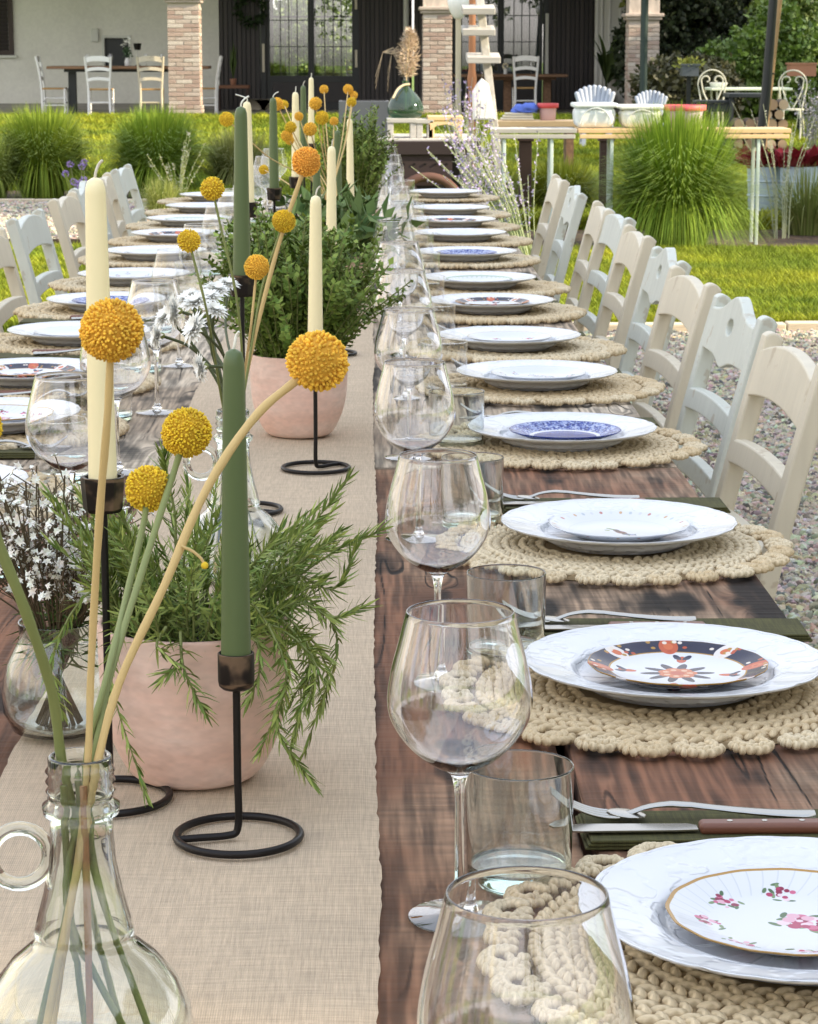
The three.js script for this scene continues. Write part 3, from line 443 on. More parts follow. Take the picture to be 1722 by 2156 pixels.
const RP = [['rose', 1664, 1925], ['imari', 1416, 1396], ['bird', 1303, 1106], ['blue', 1188, 905], ['pale', 1133, 784], ['pinkFlower', 1078, 709], ['imari', 1037, 634], ['green', 1005, 586], ['blue', 983, 531], ['plain', 968, 491], ['imari', 953, 463], ['plain', 943, 438], ['plain', 935, 404]];
RP.forEach(([k, dx, dy], i) => { const p = on(dx, dy, TH + 0.03); place(1, i, p.x, p.z, k, i < 5); });
const LZ = [2.72, 3.25, 3.68, 4.2, 4.72, 5.25, 5.85, 6.4, 6.95, 7.5, 8.05].map(z => z * K);
['bird', 'rose', 'imari', 'plain', 'blue', 'pale', 'plain', 'imari', 'green', 'plain', 'plain'].forEach((k, i) => place(-1, i, -0.585, -LZ[i], k, false));

// ---------- glasses ----------
const bowlO = smooth([[0.0045, 0.104], [0.016, 0.107], [0.034, 0.121], [0.0465, 0.140], [0.0488, 0.153], [0.0465, 0.172], [0.0405, 0.196], [0.0362, 0.2135]], 34);
const thinBowl = lathe([[0.0001, 0.1055], ...bowlO], 64), bowlI = bowlO.map(([x, y], i) => [Math.max(0, x - 0.0012 - (i < 8 ? 0.0006 : 0)), y + (i < 10 ? 0.003 * (1 - i / 10) : 0)]), solidBowl = lathe([[0, 0.1035], ...bowlO, [0.0356, 0.2141], ...bowlI.slice().reverse(), [0, 0.107]], 64);
const lipG = (() => { const g = new THREE.TorusGeometry(0.0362, 0.0006, 6, 48); g.rotateX(Math.PI / 2); g.translate(0, 0.2135, 0); return g; })();
const stemG = lathe(smooth([[0.0001, 0.006], [0.0085, 0.0065], [0.0055, 0.013], [0.0036, 0.03], [0.0033, 0.06], [0.0036, 0.09], [0.0062, 0.101], [0.0095, 0.1042], [0.0001, 0.1046]], 40), 24);
const footG = lathe([[0.0001, 0.0002], [0.0345, 0.0002], [0.0352, 0.0009], [0.0345, 0.0016], [0.022, 0.0029], [0.012, 0.0044], [0.0001, 0.0062]], 48);
function wineGlass(label, pos, solid) {
  const t = thing('wine_glass', label, 'wine glass', pos, 0, 'stemmed wine glasses');
  part('bowl', solid ? solidBowl : thinBowl, solid ? M.glass : M.thin, t); if (!solid) part('rim', lipG, M.glass, t);
  part('stem', stemG, M.glass, t); part('foot', footG, M.glass, t); return t;
}
const tumS = lathe([[0, 0.0002], [0.033, 0.0002], [0.0362, 0.002], [0.0372, 0.006], [0.0385, 0.085], [0.0381, 0.0865], [0.0373, 0.0865], [0.0368, 0.085], [0.0352, 0.016], [0.033, 0.0128], [0, 0.0118]], 56);
const tumT = lathe([[0.0365, 0.012], [0.0372, 0.02], [0.0383, 0.0865]], 48), tumBase = lathe([[0, 0.0002], [0.033, 0.0002], [0.0362, 0.002], [0.0368, 0.0122], [0, 0.0115]], 48), tumLip = (() => { const g = new THREE.TorusGeometry(0.0383, 0.0006, 6, 48); g.rotateX(Math.PI / 2); g.translate(0, 0.0865, 0); return g; })();
function tumbler(label, pos, solid) { const t = thing('tumbler', label, 'tumbler', pos, 0, 'water tumblers'); if (solid) part('cup', tumS, M.glassTint, t); else { part('cup', tumT, M.thin, t); part('rim', tumLip, M.glass, t); part('base', tumBase, M.glassTint, t); } return t; }
const RG = [0.905, 1.385, 1.935, 2.52, 3.03, 3.56, 4.08, 4.60, 5.15, 5.70, 6.25, 6.80, 7.35, 7.95].map(z => z * K);
RG.forEach((z, i) => { const r = rngOf(1200 + i), x = [0.068, 0.058, 0.060, 0.050][i] ?? 0.045 + r() * 0.02; wineGlass(`wine glass, ${ORD[i]} from the front in the row right of the runner`, [x, TH + 0.001, -z], i < 7); if (i) tumbler(`clear tumbler, ${ORD[i - 1]} from the front, beside a wine glass right of the runner`, [i === 1 ? 0.103 : 0.118 + r() * 0.012, TH, -z - (i === 1 ? 0.075 : 0.085)], i < 5); });
const LG = [2.42, 2.93, 3.42, 3.93, 4.5, 5.05, 5.6, 6.15, 6.7, 7.25, 7.8].map(z => z * K);
LG.forEach((z, i) => { const r = rngOf(1300 + i); wineGlass(`wine glass, ${ORD[i]} from the front in the row left of the runner`, [-0.345 - r() * 0.012, TH + 0.001, -z], i < 3); tumbler(`clear tumbler, ${ORD[i]} from the front in the row left of the runner`, [-0.415 - r() * 0.012, TH, -z + 0.07], false); });

// ---------- napkins and cutlery ----------
const forkG = (() => {
  const prof = [[-0.098, 0.0205], [-0.085, 0.0125], [-0.070, 0.0065], [-0.055, 0.0042], [-0.042, 0.006], [-0.030, 0.0105], [-0.010, 0.0125], [0.03, 0.008], [0.07, 0.0045], [0.098, 0.0035]], at = t => { const c = new THREE.CatmullRomCurve3(prof.map(p => V(p[0], p[1], 0))); return c.getPoint(t); };
  const pts = []; for (let i = 0; i <= 24; i++) pts.push(at(i / 24));
  const handle = rod(pts.slice(8).map(p => p.clone()), t => 0.0034 + 0.0052 * t * t + 0.001 * (1 - t), 16, 10, true, 1); { const p = handle.attributes.position; for (let i = 0; i < p.count; i++) { const x = p.getX(i); let y0 = pts[0].y; for (const q of pts) if (q.x <= x) y0 = q.y; p.setY(i, y0 + (p.getY(i) - y0) * 0.42); } handle.computeVertexNormals(); }
  const head = (() => { const g = new THREE.SphereGeometry(1, 12, 8); g.scale(0.0155, 0.0016, 0.0115); g.rotateZ(-0.12); g.translate(-0.044, 0.0052, 0); return g; })();
  const tines = [-1.5, -0.5, 0.5, 1.5].map(k => rod(pts.slice(0, 10).map((p, i) => V(p.x, p.y, k * 0.0058 * (0.86 + 0.14 * (i / 9)))), t => 0.0009 + 0.0009 * t, 12, 6));
  return { handle, head, tines };
})();
const kBlade = (() => { const g = ext(poly([[-0.112, 0], [-0.105, 0.007], [-0.09, 0.0095], [-0.01, 0.0085], [-0.004, 0.005], [-0.004, -0.005], [-0.02, -0.0065], [-0.09, -0.008], [-0.108, -0.005]]), 0.0012, 0.0003); g.rotateX(-Math.PI / 2); return g; })(), kHandle = (() => { const g = new RoundedBoxGeometry(0.098, 0.009, 0.016, 3, 0.004); g.translate(0.046, 0.0015, 0); return g; })(), rivet = (() => { const g = cyl(0.0022, 0.0022, 0.0012, 0, 0, 0, 12); return g; })();
const napG = (() => { const L = []; for (let k = 0; k < 3; k++) { const g = new RoundedBoxGeometry(0.29 - k * 0.004, 0.0026, 0.078 - k * 0.003, 2, 0.0012); uvBox(g, 3.5); g.translate(0, 0.0016 + k * 0.0026, (k - 1) * 0.0016); L.push(g); } return mg(L); })();
function cutlery(s, i, x, z) {
  const o = `${NTH[i]} ${sideName(s)} setting`, turn = s > 0 ? 0 : Math.PI, r = rngOf(1500 + i + s * 40), j = () => (r() - 0.5) * 0.04;
  solo('napkin', napG, M.napkin, `folded olive green napkin under the cutlery of the ${o}`, 'napkin', [x + 0.02 * s, TH, z], turn + j(), 'folded olive green napkins');
  const f = thing('fork', `steel fork lying on the green napkin of the ${o}`, 'fork', [x - 0.045 * s, TH + 0.0085, z - 0.008 * s], turn + j(), 'steel forks'); part('handle', forkG.handle, M.steel, f); part('head', forkG.head, M.steel, f); forkG.tines.forEach(g => part('tine', g, M.steel, f));
  const k = thing('knife', `table knife with a brown wooden handle on the napkin of the ${o}`, 'knife', [x - 0.035 * s, TH + 0.0105, z + 0.02 * s], turn + j(), 'table knives'); part('blade', kBlade, M.steel, k); part('handle', kHandle, M.knifeWood, k); for (const q of [0.02, 0.046, 0.074]) part('rivet', rivet, M.steel, k, q, 0.0052, 0);
}
RP.slice(0, 8).forEach(([, dx, dy], i) => { const p = on(dx, dy, TH + 0.03), n = on(RP[i + 1][1], RP[i + 1][2], TH + 0.03); cutlery(1, i, p.x + 0.0 + (i ? 0 : 0.01), p.z * (i ? 0.635 : 0.60) + n.z * (i ? 0.365 : 0.40) + (i ? 0 : 0.006)); });
[0, 1, 2, 3, 4].forEach(i => cutlery(-1, i, -0.585, -(LZ[i] * 0.66 + (LZ[i - 1] ?? LZ[0] - 0.6) * 0.34)));

// ---------- candles ----------
const RINGR = 0.046, ringG = (() => { const g = new THREE.TorusGeometry(RINGR, 0.003, 10, 64); g.rotateX(Math.PI / 2); g.translate(0, 0.0032, 0); return g; })();
function candlestick(label, pos, h, turn, faceted) {
  const t = thing('candlestick', label, 'candlestick', pos, turn, 'black iron ring-footed candlesticks');
  part('ring', ringG, M.iron, t);
  part('rod', rod([V(-RINGR, 0.0035, 0), V(-0.03, 0.0035, 0), V(-0.008, 0.0035, 0), V(-0.002, 0.005, 0), V(0, 0.011, 0), V(0, 0.05, 0), V(0, h - 0.026, 0)], 0.0029, 40, 10), M.iron, t);
  const c = faceted ? new THREE.LatheGeometry([[0, 0], [0.0135, 0], [0.0155, 0.003], [0.0172, 0.024], [0.0172, 0.0272], [0.0145, 0.0272], [0.0128, 0.012], [0, 0.012]].map(p => new THREE.Vector2(...p)), 9) : lathe([[0, 0], [0.0105, 0], [0.0128, 0.0022], [0.0135, 0.006], [0.0135, 0.0265], [0.0125, 0.0272], [0.0116, 0.0266], [0.0112, 0.012], [0, 0.012]], 32);
  if (faceted) { const g = c.toNonIndexed(); g.computeVertexNormals(); part('cup', g, M.ironCup, t, 0, h - 0.0272, 0); } else part('cup', c, M.ironCup, t, 0, h - 0.0272, 0);
  return t;
}
function candle(label, color, pos, h, len, lean, wick = 1) {
  const t = thing('candle', label, 'candle', pos, 0, color === 'green' ? 'tall green candles' : 'tall cream candles'), r0 = 0.0112, r1 = 0.0078;
  const prof = [[0, 0], [r0 - 0.0008, 0], [r0, 0.001], [lerp(r0, r1, 0.5), len * 0.5], [r1, len - 0.012], [r1 * 0.94, len - 0.007], [r1 * 0.74, len - 0.002], [r1 * 0.34, len], [0, len + 0.0008]];
  t.rotation.z = (hash2(pos.x * 1000 | 0, pos.z * 1000 | 0, 5) - 0.5) * 0.022; t.rotation.x = (hash2(pos.z * 1000 | 0, 3, 6) - 0.5) * 0.02;
  const m = part('wax', lathe(prof, 28), color === 'green' ? M.waxGreen : M.waxCream, t);
  part('wick', rod([V(0, len, 0), V(0.001, len + 0.005, 0.001), V(lean * 0.5, len + 0.010, 0), V(lean, len + 0.013, 0.002)], 0.0011, 8, 6), wick ? M.wick : M.wickBurnt, t);
  return t;
}
// [colour, x and y of the wax top, distance, height of the cup, what it stands by]
const CAN = [
  ['green', 490, 735, 0, 0.143, 1.525, 488, 'in front of the rosemary pot', 0.004],
  ['cream', 213, 375, 1, 0.257, 1.61, 195, 'left of the rosemary pot', 0.006],
  ['green', 508, 225, 1, 0.30, 2.66, 508, 'behind the second bottle of yellow flowers', 0.010],
  ['cream', 663, 412, 0, 0.145, 2.93, 661, 'in front of the pot of bushy herbs', 0.006],
  ['cream', 524, 214, 1, 0.30, 3.9, 524, 'half hidden behind a tall green candle', -0.02],
  ['cream', 697, 308, 0, 0.16, 4.05, 697, 'behind the pot of bushy herbs', 0.003],
  ['green', 578, 206, 1, 0.27, 4.75, 578, 'left of the herb pots, its white wick bent', 0.012],
  ['green', 670, 352, 0, 0.12, 4.5, 670, 'low behind the bushy herbs', -0.002],
  ['cream', 624, 194, 1, 0.27, 5.15, 624, 'left of the cluster of far yellow flowers', 0.002],
  ['green', 713, 275, 0, 0.15, 5.45, 713, 'right of the cluster of far yellow flowers', -0.003],
  ['cream', 738, 250, 0, 0.16, 5.75, 738, 'farthest right, beside the tall green bush', 0.004],
  ['green', 641, 180, 1, 0.27, 6.35, 641, 'farthest of its colour, against the dark door', 0.006],
  ['cream', 656, 163, 1, 0.27, 6.9, 656, 'with the highest tip, against the dark door', 0.002],
];
CAN.forEach(([c, tx, ty, tall, cup, Z, bx, where, lean], i) => {
  const top = A(tx, ty, Z), base = A(bx, 1000, Z), x = (top.x * 2 + base.x) / 3, pos = V(x, TH + 0.004, -Z * K), len = top.y - (TH + 0.004 + cup) + 0.013;
  candlestick(`black iron candlestick under the ${c} candle ${where}`, pos, cup, i === 0 ? 0.25 : i * 1.3, !!tall);
  candle(`${c} taper candle ${where}`, c, V(x, pos.y + cup - 0.013, -Z * K), 0, Math.max(0.12, len), lean, i % 2);
});

// ---------- glass bottles and vase ----------
const jugPr = (() => {
  const o = [[0, 0.0002], [0.046, 0.0002], [0.056, 0.003], [0.0605, 0.010], [0.0618, 0.022], [0.0600, 0.036], [0.0525, 0.052], [0.041, 0.066], [0.0310, 0.0745], [0.0280, 0.0790], [0.0288, 0.0815], [0.0282, 0.0842], [0.0268, 0.090], [0.0225, 0.106], [0.0190, 0.124], [0.0180, 0.140], [0.0180, 0.150], [0.0215, 0.1525], [0.0220, 0.1575], [0.0182, 0.1600], [0.0178, 0.1640], [0.0198, 0.1660], [0.0176, 0.1685], [0.0198, 0.1715], [0.0176, 0.1745], [0.0198, 0.1775], [0.0180, 0.1800], [0.0182, 0.1850], [0.0172, 0.1862]];
  const i = [[0.0152, 0.1862], [0.0148, 0.1800], [0.0148, 0.150], [0.0158, 0.126], [0.0192, 0.107], [0.0236, 0.090], [0.0250, 0.081], [0.028, 0.0735], [0.038, 0.0645], [0.0495, 0.0505], [0.0570, 0.0355], [0.0588, 0.022], [0.0575, 0.0110], [0.053, 0.0055], [0.045, 0.0036], [0, 0.0046]];
  return o.concat(i);
})();
const jugG = lathe(jugPr, 72), jugThin = lathe(jugPr.slice(1, 29), 56), handleG = (() => { const g = new THREE.TorusGeometry(0.0165, 0.0042, 12, 36); g.translate(-0.0352, 0.128, 0); return g; })();
function jug(label, pos, solid, turn) { const t = thing('glass_bottle', label, 'bottle', pos, turn); part('body', solid ? jugG : jugThin, solid ? M.glassTint : M.thin, t); part('ring_handle', handleG, M.glassTint, t); return t; }
const J1 = on(168, 1590, TH + 0.19), J2 = V(A(492, 1000, 2.33).x, 0, -2.33 * K);
jug('small clear glass bottle with a ring handle in the front corner', [J1.x, TH + 0.004, J1.z], true, 0.12);
jug('clear glass bottle with a ring handle hidden behind the green candle', [J2.x, TH + 0.004, J2.z], true, 0.1);

// craspedia: a stem and a globe of tiny florets
function globe(r, n, seed, big) {
  const L = [], q = rngOf(seed), core = new THREE.IcosahedronGeometry(r * 0.9, 3); paint(core, [0.7, 0.6, 0.5]); L.push(core);
  for (let i = 0; i < n; i++) {
    const y = 1 - 2 * (i + 0.5) / n, a = i * 2.39996 + q() * 0.25, s = Math.sqrt(1 - y * y), d = V(Math.cos(a) * s, y, Math.sin(a) * s).addScaledVector(rdir(q), 0.05).normalize(), w = r * 1.9 / Math.sqrt(n) * (0.85 + q() * 0.35);
    const g = new THREE.IcosahedronGeometry(1, big ? 1 : 0); g.scale(w * 0.76, w * 1.3, w * 0.76); g.applyQuaternion(new THREE.Quaternion().setFromUnitVectors(UPV, d)); const k = r * (0.88 + q() * 0.07) * (0.95 + 0.10 * vnoise(d.x * 1.5 + 40, d.y * 1.5 - d.z + 40, 99, 99, seed + 1)); g.translate(d.x * k, d.y * k, d.z * k);
    const p = g.attributes.position, col = new Float32Array(p.count * 3), b = (0.85 + q() * 0.3) * (0.82 + 0.34 * vnoise(d.x * 2 + 20, d.y * 2 + d.z * 2 + 20, 99, 99, seed)), v = V(); for (let j = 0; j < p.count; j++) { v.fromBufferAttribute(p, j); const e = sstep(0.86, 1.08, v.length() / r); col.set([b * lerp(0.78, 1.08, e), b * lerp(0.68, 1.12, e), b * lerp(0.6, 1.1, e)], j * 3); } g.setAttribute('color', new THREE.BufferAttribute(col, 3)); L.push(g);
  }
  return mg(L, true);
}
const G1 = [globe(1, 1000, 51, true), globe(1, 600, 52, true)], G2 = [globe(1, 240, 53, false), globe(1, 200, 54, false)];
function craspedia(label, mat, stemMat, pts, r, rs, gi, near, group) {
  const head = pts[0], t = thing('craspedia_flower', label, 'flower', head, 0, group), c = pts.map(p => p.clone().sub(head));
  const g = part('flower_head', (near ? G1 : G2)[gi], mat, t); g.scale.set(r, r * (0.92 + 0.08 * Math.abs(Math.sin(r * 9000))), r); g.rotation.set(gi + r * 90, r * 300, 0.5);
  part('stem', rod(c, q => rs * (1.05 - 0.25 * Math.abs(q - 0.3)) * (1 + 0.06 * Math.sin(q * 60)), 40, 8), stemMat, t); return t;
}
const inJug = (J, a, q) => V(J.x + Math.cos(a) * q, TH + 0.011, J.z + Math.sin(a) * q), mouth = (J, a, q, y = 0.185) => V(J.x + Math.cos(a) * q, TH + 0.004 + y, J.z + Math.sin(a) * q);
const g1 = 'yellow craspedia in the front glass bottle';
craspedia('large golden craspedia globe covering the cream candle', M.ballGold, M.stemDry, [A(234, 697, 1.13), A(228, 850, 1.135), A(210, 1080, 1.15), A(192, 1400, 1.165), mouth(J1, 0.6, 0.006), mouth(J1, 2, 0.004, 0.13), inJug(J1, 2.6, 0.025)], 0.0172, 0.0021, 0, true, g1);
craspedia('largest golden craspedia globe, on the stem bent to the right', M.ballGold, M.stemDry, [A(668, 760, 1.24), A(622, 802, 1.24), A(545, 868, 1.23), A(440, 1020, 1.215), A(345, 1235, 1.195), A(250, 1440, 1.18), mouth(J1, 0.2, 0.011), mouth(J1, 1.6, 0.008, 0.13), inJug(J1, 2.2, 0.042)], 0.0178, 0.0025, 1, true, g1);
craspedia('yellow craspedia globe above the rosemary, upper of the pair', M.ballYellow, M.stemGreen, [A(392, 912, 1.42), A(372, 975, 1.41), A(300, 1200, 1.32), A(225, 1450, 1.21), mouth(J1, -0.6, 0.010), mouth(J1, 0.3, 0.006, 0.13), inJug(J1, -0.4, 0.04)], 0.0172, 0.0022, 0, true, g1);
craspedia('yellow craspedia globe above the rosemary, lower of the pair', M.ballYellow, M.stemGreen, [A(312, 1028, 1.4), A(306, 1080, 1.39), A(272, 1230, 1.32), A(218, 1450, 1.2), mouth(J1, -1.2, 0.009), mouth(J1, -0.2, 0.004, 0.13), inJug(J1, 0.3, 0.045)], 0.0152, 0.0021, 1, true, g1);
craspedia('yellow craspedia on the thick green stem leaning out to the left', M.ballYellow, M.stemGreen, [A(-60, 900, 1.12), A(-10, 1120, 1.13), A(55, 1290, 1.14), A(110, 1460, 1.16), mouth(J1, 3.3, 0.011), mouth(J1, 4, 0.006, 0.13), inJug(J1, 3.6, 0.035)], 0.016, 0.0030, 0, true, g1);
{ const t = thing('cut_stems', 'loose green and rusty stem ends standing in the front bottle', 'stems', [J1.x, TH + 0.011, J1.z]); const s = (a, q, a2, q2, m) => part('stem', rod([mouth(J1, a, q, 0.17).sub(t.position), mouth(J1, (a + a2) / 2, 0.01, 0.1).sub(t.position), inJug(J1, a2, q2).sub(t.position)], 0.0021, 14, 7), m, t); s(4.4, 0.008, 5.4, 0.03, M.stemGreen); s(1.2, 0.006, 1.3, 0.012, M.stemRust); s(5.2, 0.008, 0.1, 0.03, M.stemGreen); s(2.6, 0.01, 4.6, 0.02, M.stemGreen); }
// side sprigs on the bent stem
{ const t = thing('dried_sprig', 'tiny dried side shoot curling off the bent craspedia stem', 'sprig', A(382, 1150, 1.2)); const o = t.position; part('shoot', rod([V(0, 0, 0), A(405, 1160, 1.2).sub(o), A(425, 1178, 1.2).sub(o), A(432, 1196, 1.2).sub(o)], 0.0009, 8, 5), M.stemDry, t); part('bud', ball(0.0022, 0, 0, 0, 8, 6).translate(...A(431, 1190, 1.2).sub(o).toArray()), M.ballYellow, t); }
const g2 = 'yellow craspedia in the second glass bottle', J2m = (a, q) => mouth(J2, a, q), J2f = (a, q) => [mouth(J2, a + 2, 0.006, 0.12), inJug(J2, a + 3, 0.035)];
[[447, 397, 24, 0.0, M.ballYellow, 1, 2.3, [500, 640], 'left of the tall green candle, upper'], [398, 507, 23, 3.0, M.ballYellow, 0, 2.2, [432, 640], 'left of the tall green candle, lower'], [541, 562, 26, 0.9, M.ballGold, 1, 2.25, [528, 690], 'just right of the green candle holder'], [597, 466, 25, 0.4, M.ballYellow, 0, 2.35, [553, 600], 'halfway along the straw coloured stem'], [645, 340, 30, 5.5, M.ballOrange, 1, 2.35, [585, 520], 'on top of the straw coloured stem']].forEach(([x, y, r, a, m, gi, Z, mid, w], i) =>
  craspedia(`${m === M.ballOrange ? 'orange' : 'mustard'} craspedia globe ${w}`, m, i === 4 || i === 2 ? M.stemDry : M.stemGreen, [A(x, y, Z), A(lerp(x, mid[0], 0.3), lerp(y, mid[1], 0.3), Z), A(mid[0], mid[1], Z), J2m(a, 0.010), ...J2f(a, 0.01)], r * Z * K / F * 1.01, i === 4 ? 0.0024 : 0.0013, gi, i > 1, g2));
// farther craspedia, in a bottle by the far pots
const J3 = V(A(700, 500, 5.0).x, 0, -5.0 * K); jug('clear glass bottle of yellow craspedia among the far pots', [J3.x, TH + 0.004, J3.z], false, 0.5);
const FAR = ['alone at the far left, left of the green candle tips', 'standing highest left of the pair of tall stems', 'topmost of the right-hand tall cluster', 'third down in the right-hand tall cluster', 'tucked second in the right-hand tall cluster', 'touching the second cream candle on its right', 'central, below the orange one beside the cream candle', 'low in the middle of the far cluster', 'small, just left of the highest cream candle', 'upper of the three left of the cream candle', 'middle of the three left of the cream candle', 'lowest of the three left of the cream candle', 'peeping out right behind a cream candle', 'small, right of the central one', 'hidden behind the tip of the second green candle', 'lowest at the left, by the far glasses'];
[[477, 251, 15, 4.2], [682, 188, 9, 5.2], [733, 188, 10, 5.3], [740, 215, 10, 5.2], [745, 200, 8, 5.3], [664, 218, 13, 4.9], [678, 248, 14, 4.9], [653, 272, 14, 4.8], [629, 245, 9, 5.0], [612, 268, 12, 4.8], [604, 286, 12, 4.8], [610, 296, 9, 4.9], [598, 220, 9, 5.4], [703, 255, 9, 5.1], [583, 219, 13, 5.0], [555, 357, 10, 5.4]].forEach(([x, y, r, Z], i) =>
  craspedia(`small ${i % 3 ? 'golden' : 'mustard'} craspedia globe ${FAR[i]}`, i % 3 ? M.ballGold : M.ballYellow, M.stemDry, [A(x, y, Z), A(lerp(x, 700, 0.35), lerp(y, 430, 0.4), lerp(Z, 5, 0.4)), mouth(J3, i, 0.011), inJug(J3, i + 3, 0.03)], r * Z * K / F, 0.0013, i % 2, false, 'small craspedia globes in the far bottle'));
// round vase of waxflowers
const VZ = on(132, 1540, TH); { const o = [[0.022, 0.0002], [0.040, 0.006], [0.0475, 0.022], [0.0482, 0.042], [0.0430, 0.064], [0.0345, 0.080], [0.0318, 0.088], [0.0330, 0.0985], [0.0322, 0.0995]], i = [[0.0305, 0.0985], [0.0295, 0.088], [0.0322, 0.079], [0.0405, 0.063], [0.0458, 0.042], [0.0450, 0.023], [0.037, 0.0085], [0.02, 0.005], [0, 0.0048]]; const t = thing('round_vase', 'round glass vase of white waxflowers left of the rosemary pot', 'vase', [VZ.x, TH + 0.004, VZ.z + 0.02]); part('body', lathe([[0, 0.0002], ...o, ...i], 64), M.glassTint, t); VZ.z += 0.02; }
{
  const r = rngOf(71), base = V(VZ.x, TH + 0.01, VZ.z), petals = new Leafer(), t = thing('waxflower_bunch', 'airy white waxflowers on thin brown stems in the round vase', 'flowers', base), st = [], gl = new Leafer();
  const flower = (c, d, s) => { const sd = sideOf(d, r), n = 6 + (r() * 4 | 0); for (let k = 0; k < n; k++) { const a = k / n * 6.283, v = sd.clone().applyAxisAngle(d, a).addScaledVector(d, 0.35 + r() * 0.4).normalize(); petals.leaf(c, v, d.clone().cross(v).normalize(), s * (0.7 + r() * 0.5), s * 0.7, [0.86 + r() * 0.1, 0.86 + r() * 0.08, 0.78 + r() * 0.1], 0.4); } };
  for (let i = 0; i < 90; i++) {
    const a = r() * 6.283, out = V(Math.cos(a), 0, Math.sin(a)), sp = 0.015 + r() * 0.075, h = 0.13 + r() * 0.10, m = V(out.x * 0.02, 0.09, out.z * 0.02), tip = V(out.x * sp, h, out.z * sp), b = V(-out.x * 0.02, 0.003, -out.z * 0.02);
    st.push(rod([b, m, V(lerp(m.x, tip.x, 0.5), lerp(m.y, h, 0.6), lerp(m.z, tip.z, 0.5)), tip], 0.0008, 10, 4));
    for (let k = 0; k < 8; k++) { const q = 0.4 + 0.55 * r(), f = V(lerp(m.x, tip.x, q), lerp(m.y, h, q), lerp(m.z, tip.z, q)), d = rdir(r); d.y = Math.abs(d.y) * 0.8 + 0.2; d.normalize(); const e = f.clone().addScaledVector(d, 0.008 + r() * 0.024); st.push(rod([f, e], 0.0005, 1, 4)); flower(e, d, 0.0032 + r() * 0.0026); }
    if (i % 2) for (let k = 0; k < 4; k++) { const d = rdir(r); gl.leaf(V(m.x * (1 - r() * 0.4), 0.06 + r() * 0.05, m.z), d, sideOf(d, r), 0.02 + r() * 0.02, 0.0024, [0.13, 0.20, 0.06]); }
  }
  part('stems', mg(st), M.stemBrown, t); part('blossoms', petals.done(), M.leaf, t); part('leaves', gl.done(), M.leaf, t);
}

// ---------- potted herbs ----------
const potG = lathe(smooth([[0.0001, 0.0005], [0.042, 0.0005], [0.052, 0.006], [0.066, 0.032], [0.0735, 0.062], [0.0758, 0.095], [0.0762, 0.126]], 26).concat([[0.0755, 0.1285], [0.0725, 0.1285], [0.0712, 0.126], [0.070, 0.095], [0.069, 0.10], [0.0001, 0.10]]), 64);
function pot(name, label, category, pos, s, turn) { const t = thing(name, label, category, pos, turn); const p = part('pot', potG, M.terra, t); p.scale.setScalar(s); const so = part('soil', cyl(0.0705, 0.0705, 0.004, 0, 0.105, 0, 40), M.soil, p); return t; }
const gs = (r, a, b, k = 0.35) => { const t = r(), f = 1 - k / 2 + r() * k; return mix3(a, b, t).map(c => c * f); };
function needleBranch(L, st, pts, r, density, len, c0, c1) {
  const c = new THREE.CatmullRomCurve3(pts), n = Math.round(c.getLength() * density); st.push(rod(pts, q => 0.0014 - 0.0009 * q, 12, 5));
  for (let i = 0; i < n; i++) {
    const q = 0.06 + 0.94 * Math.pow((i + r() * 0.5) / n, 0.9), o = c.getPoint(Math.min(1, q)), T = c.getTangent(Math.min(1, q)), sd = sideOf(T, r), ang = lerp(1.15, 0.35, Math.pow(q, 3)) + (r() - 0.5) * 0.4, d = T.clone().multiplyScalar(Math.cos(ang)).addScaledVector(sd, Math.sin(ang)).normalize(), w = d.clone().cross(T).normalize(), l = len * (0.7 + r() * 0.5) * lerp(1, 0.75, q), cv = d.clone().lerp(T, 0.5).normalize();
    const P = [o, o.clone().addScaledVector(d, l * 0.5), o.clone().addScaledVector(d, l * 0.8).addScaledVector(cv, l * 0.25)], W = [0.0008, 0.00105, 0.0002], col = gs(r, c0, c1);
    L.strip(P.map((p, k) => p.clone().addScaledVector(w, W[k])), P.map((p, k) => p.clone().addScaledVector(w, -W[k])), col);
  }
}
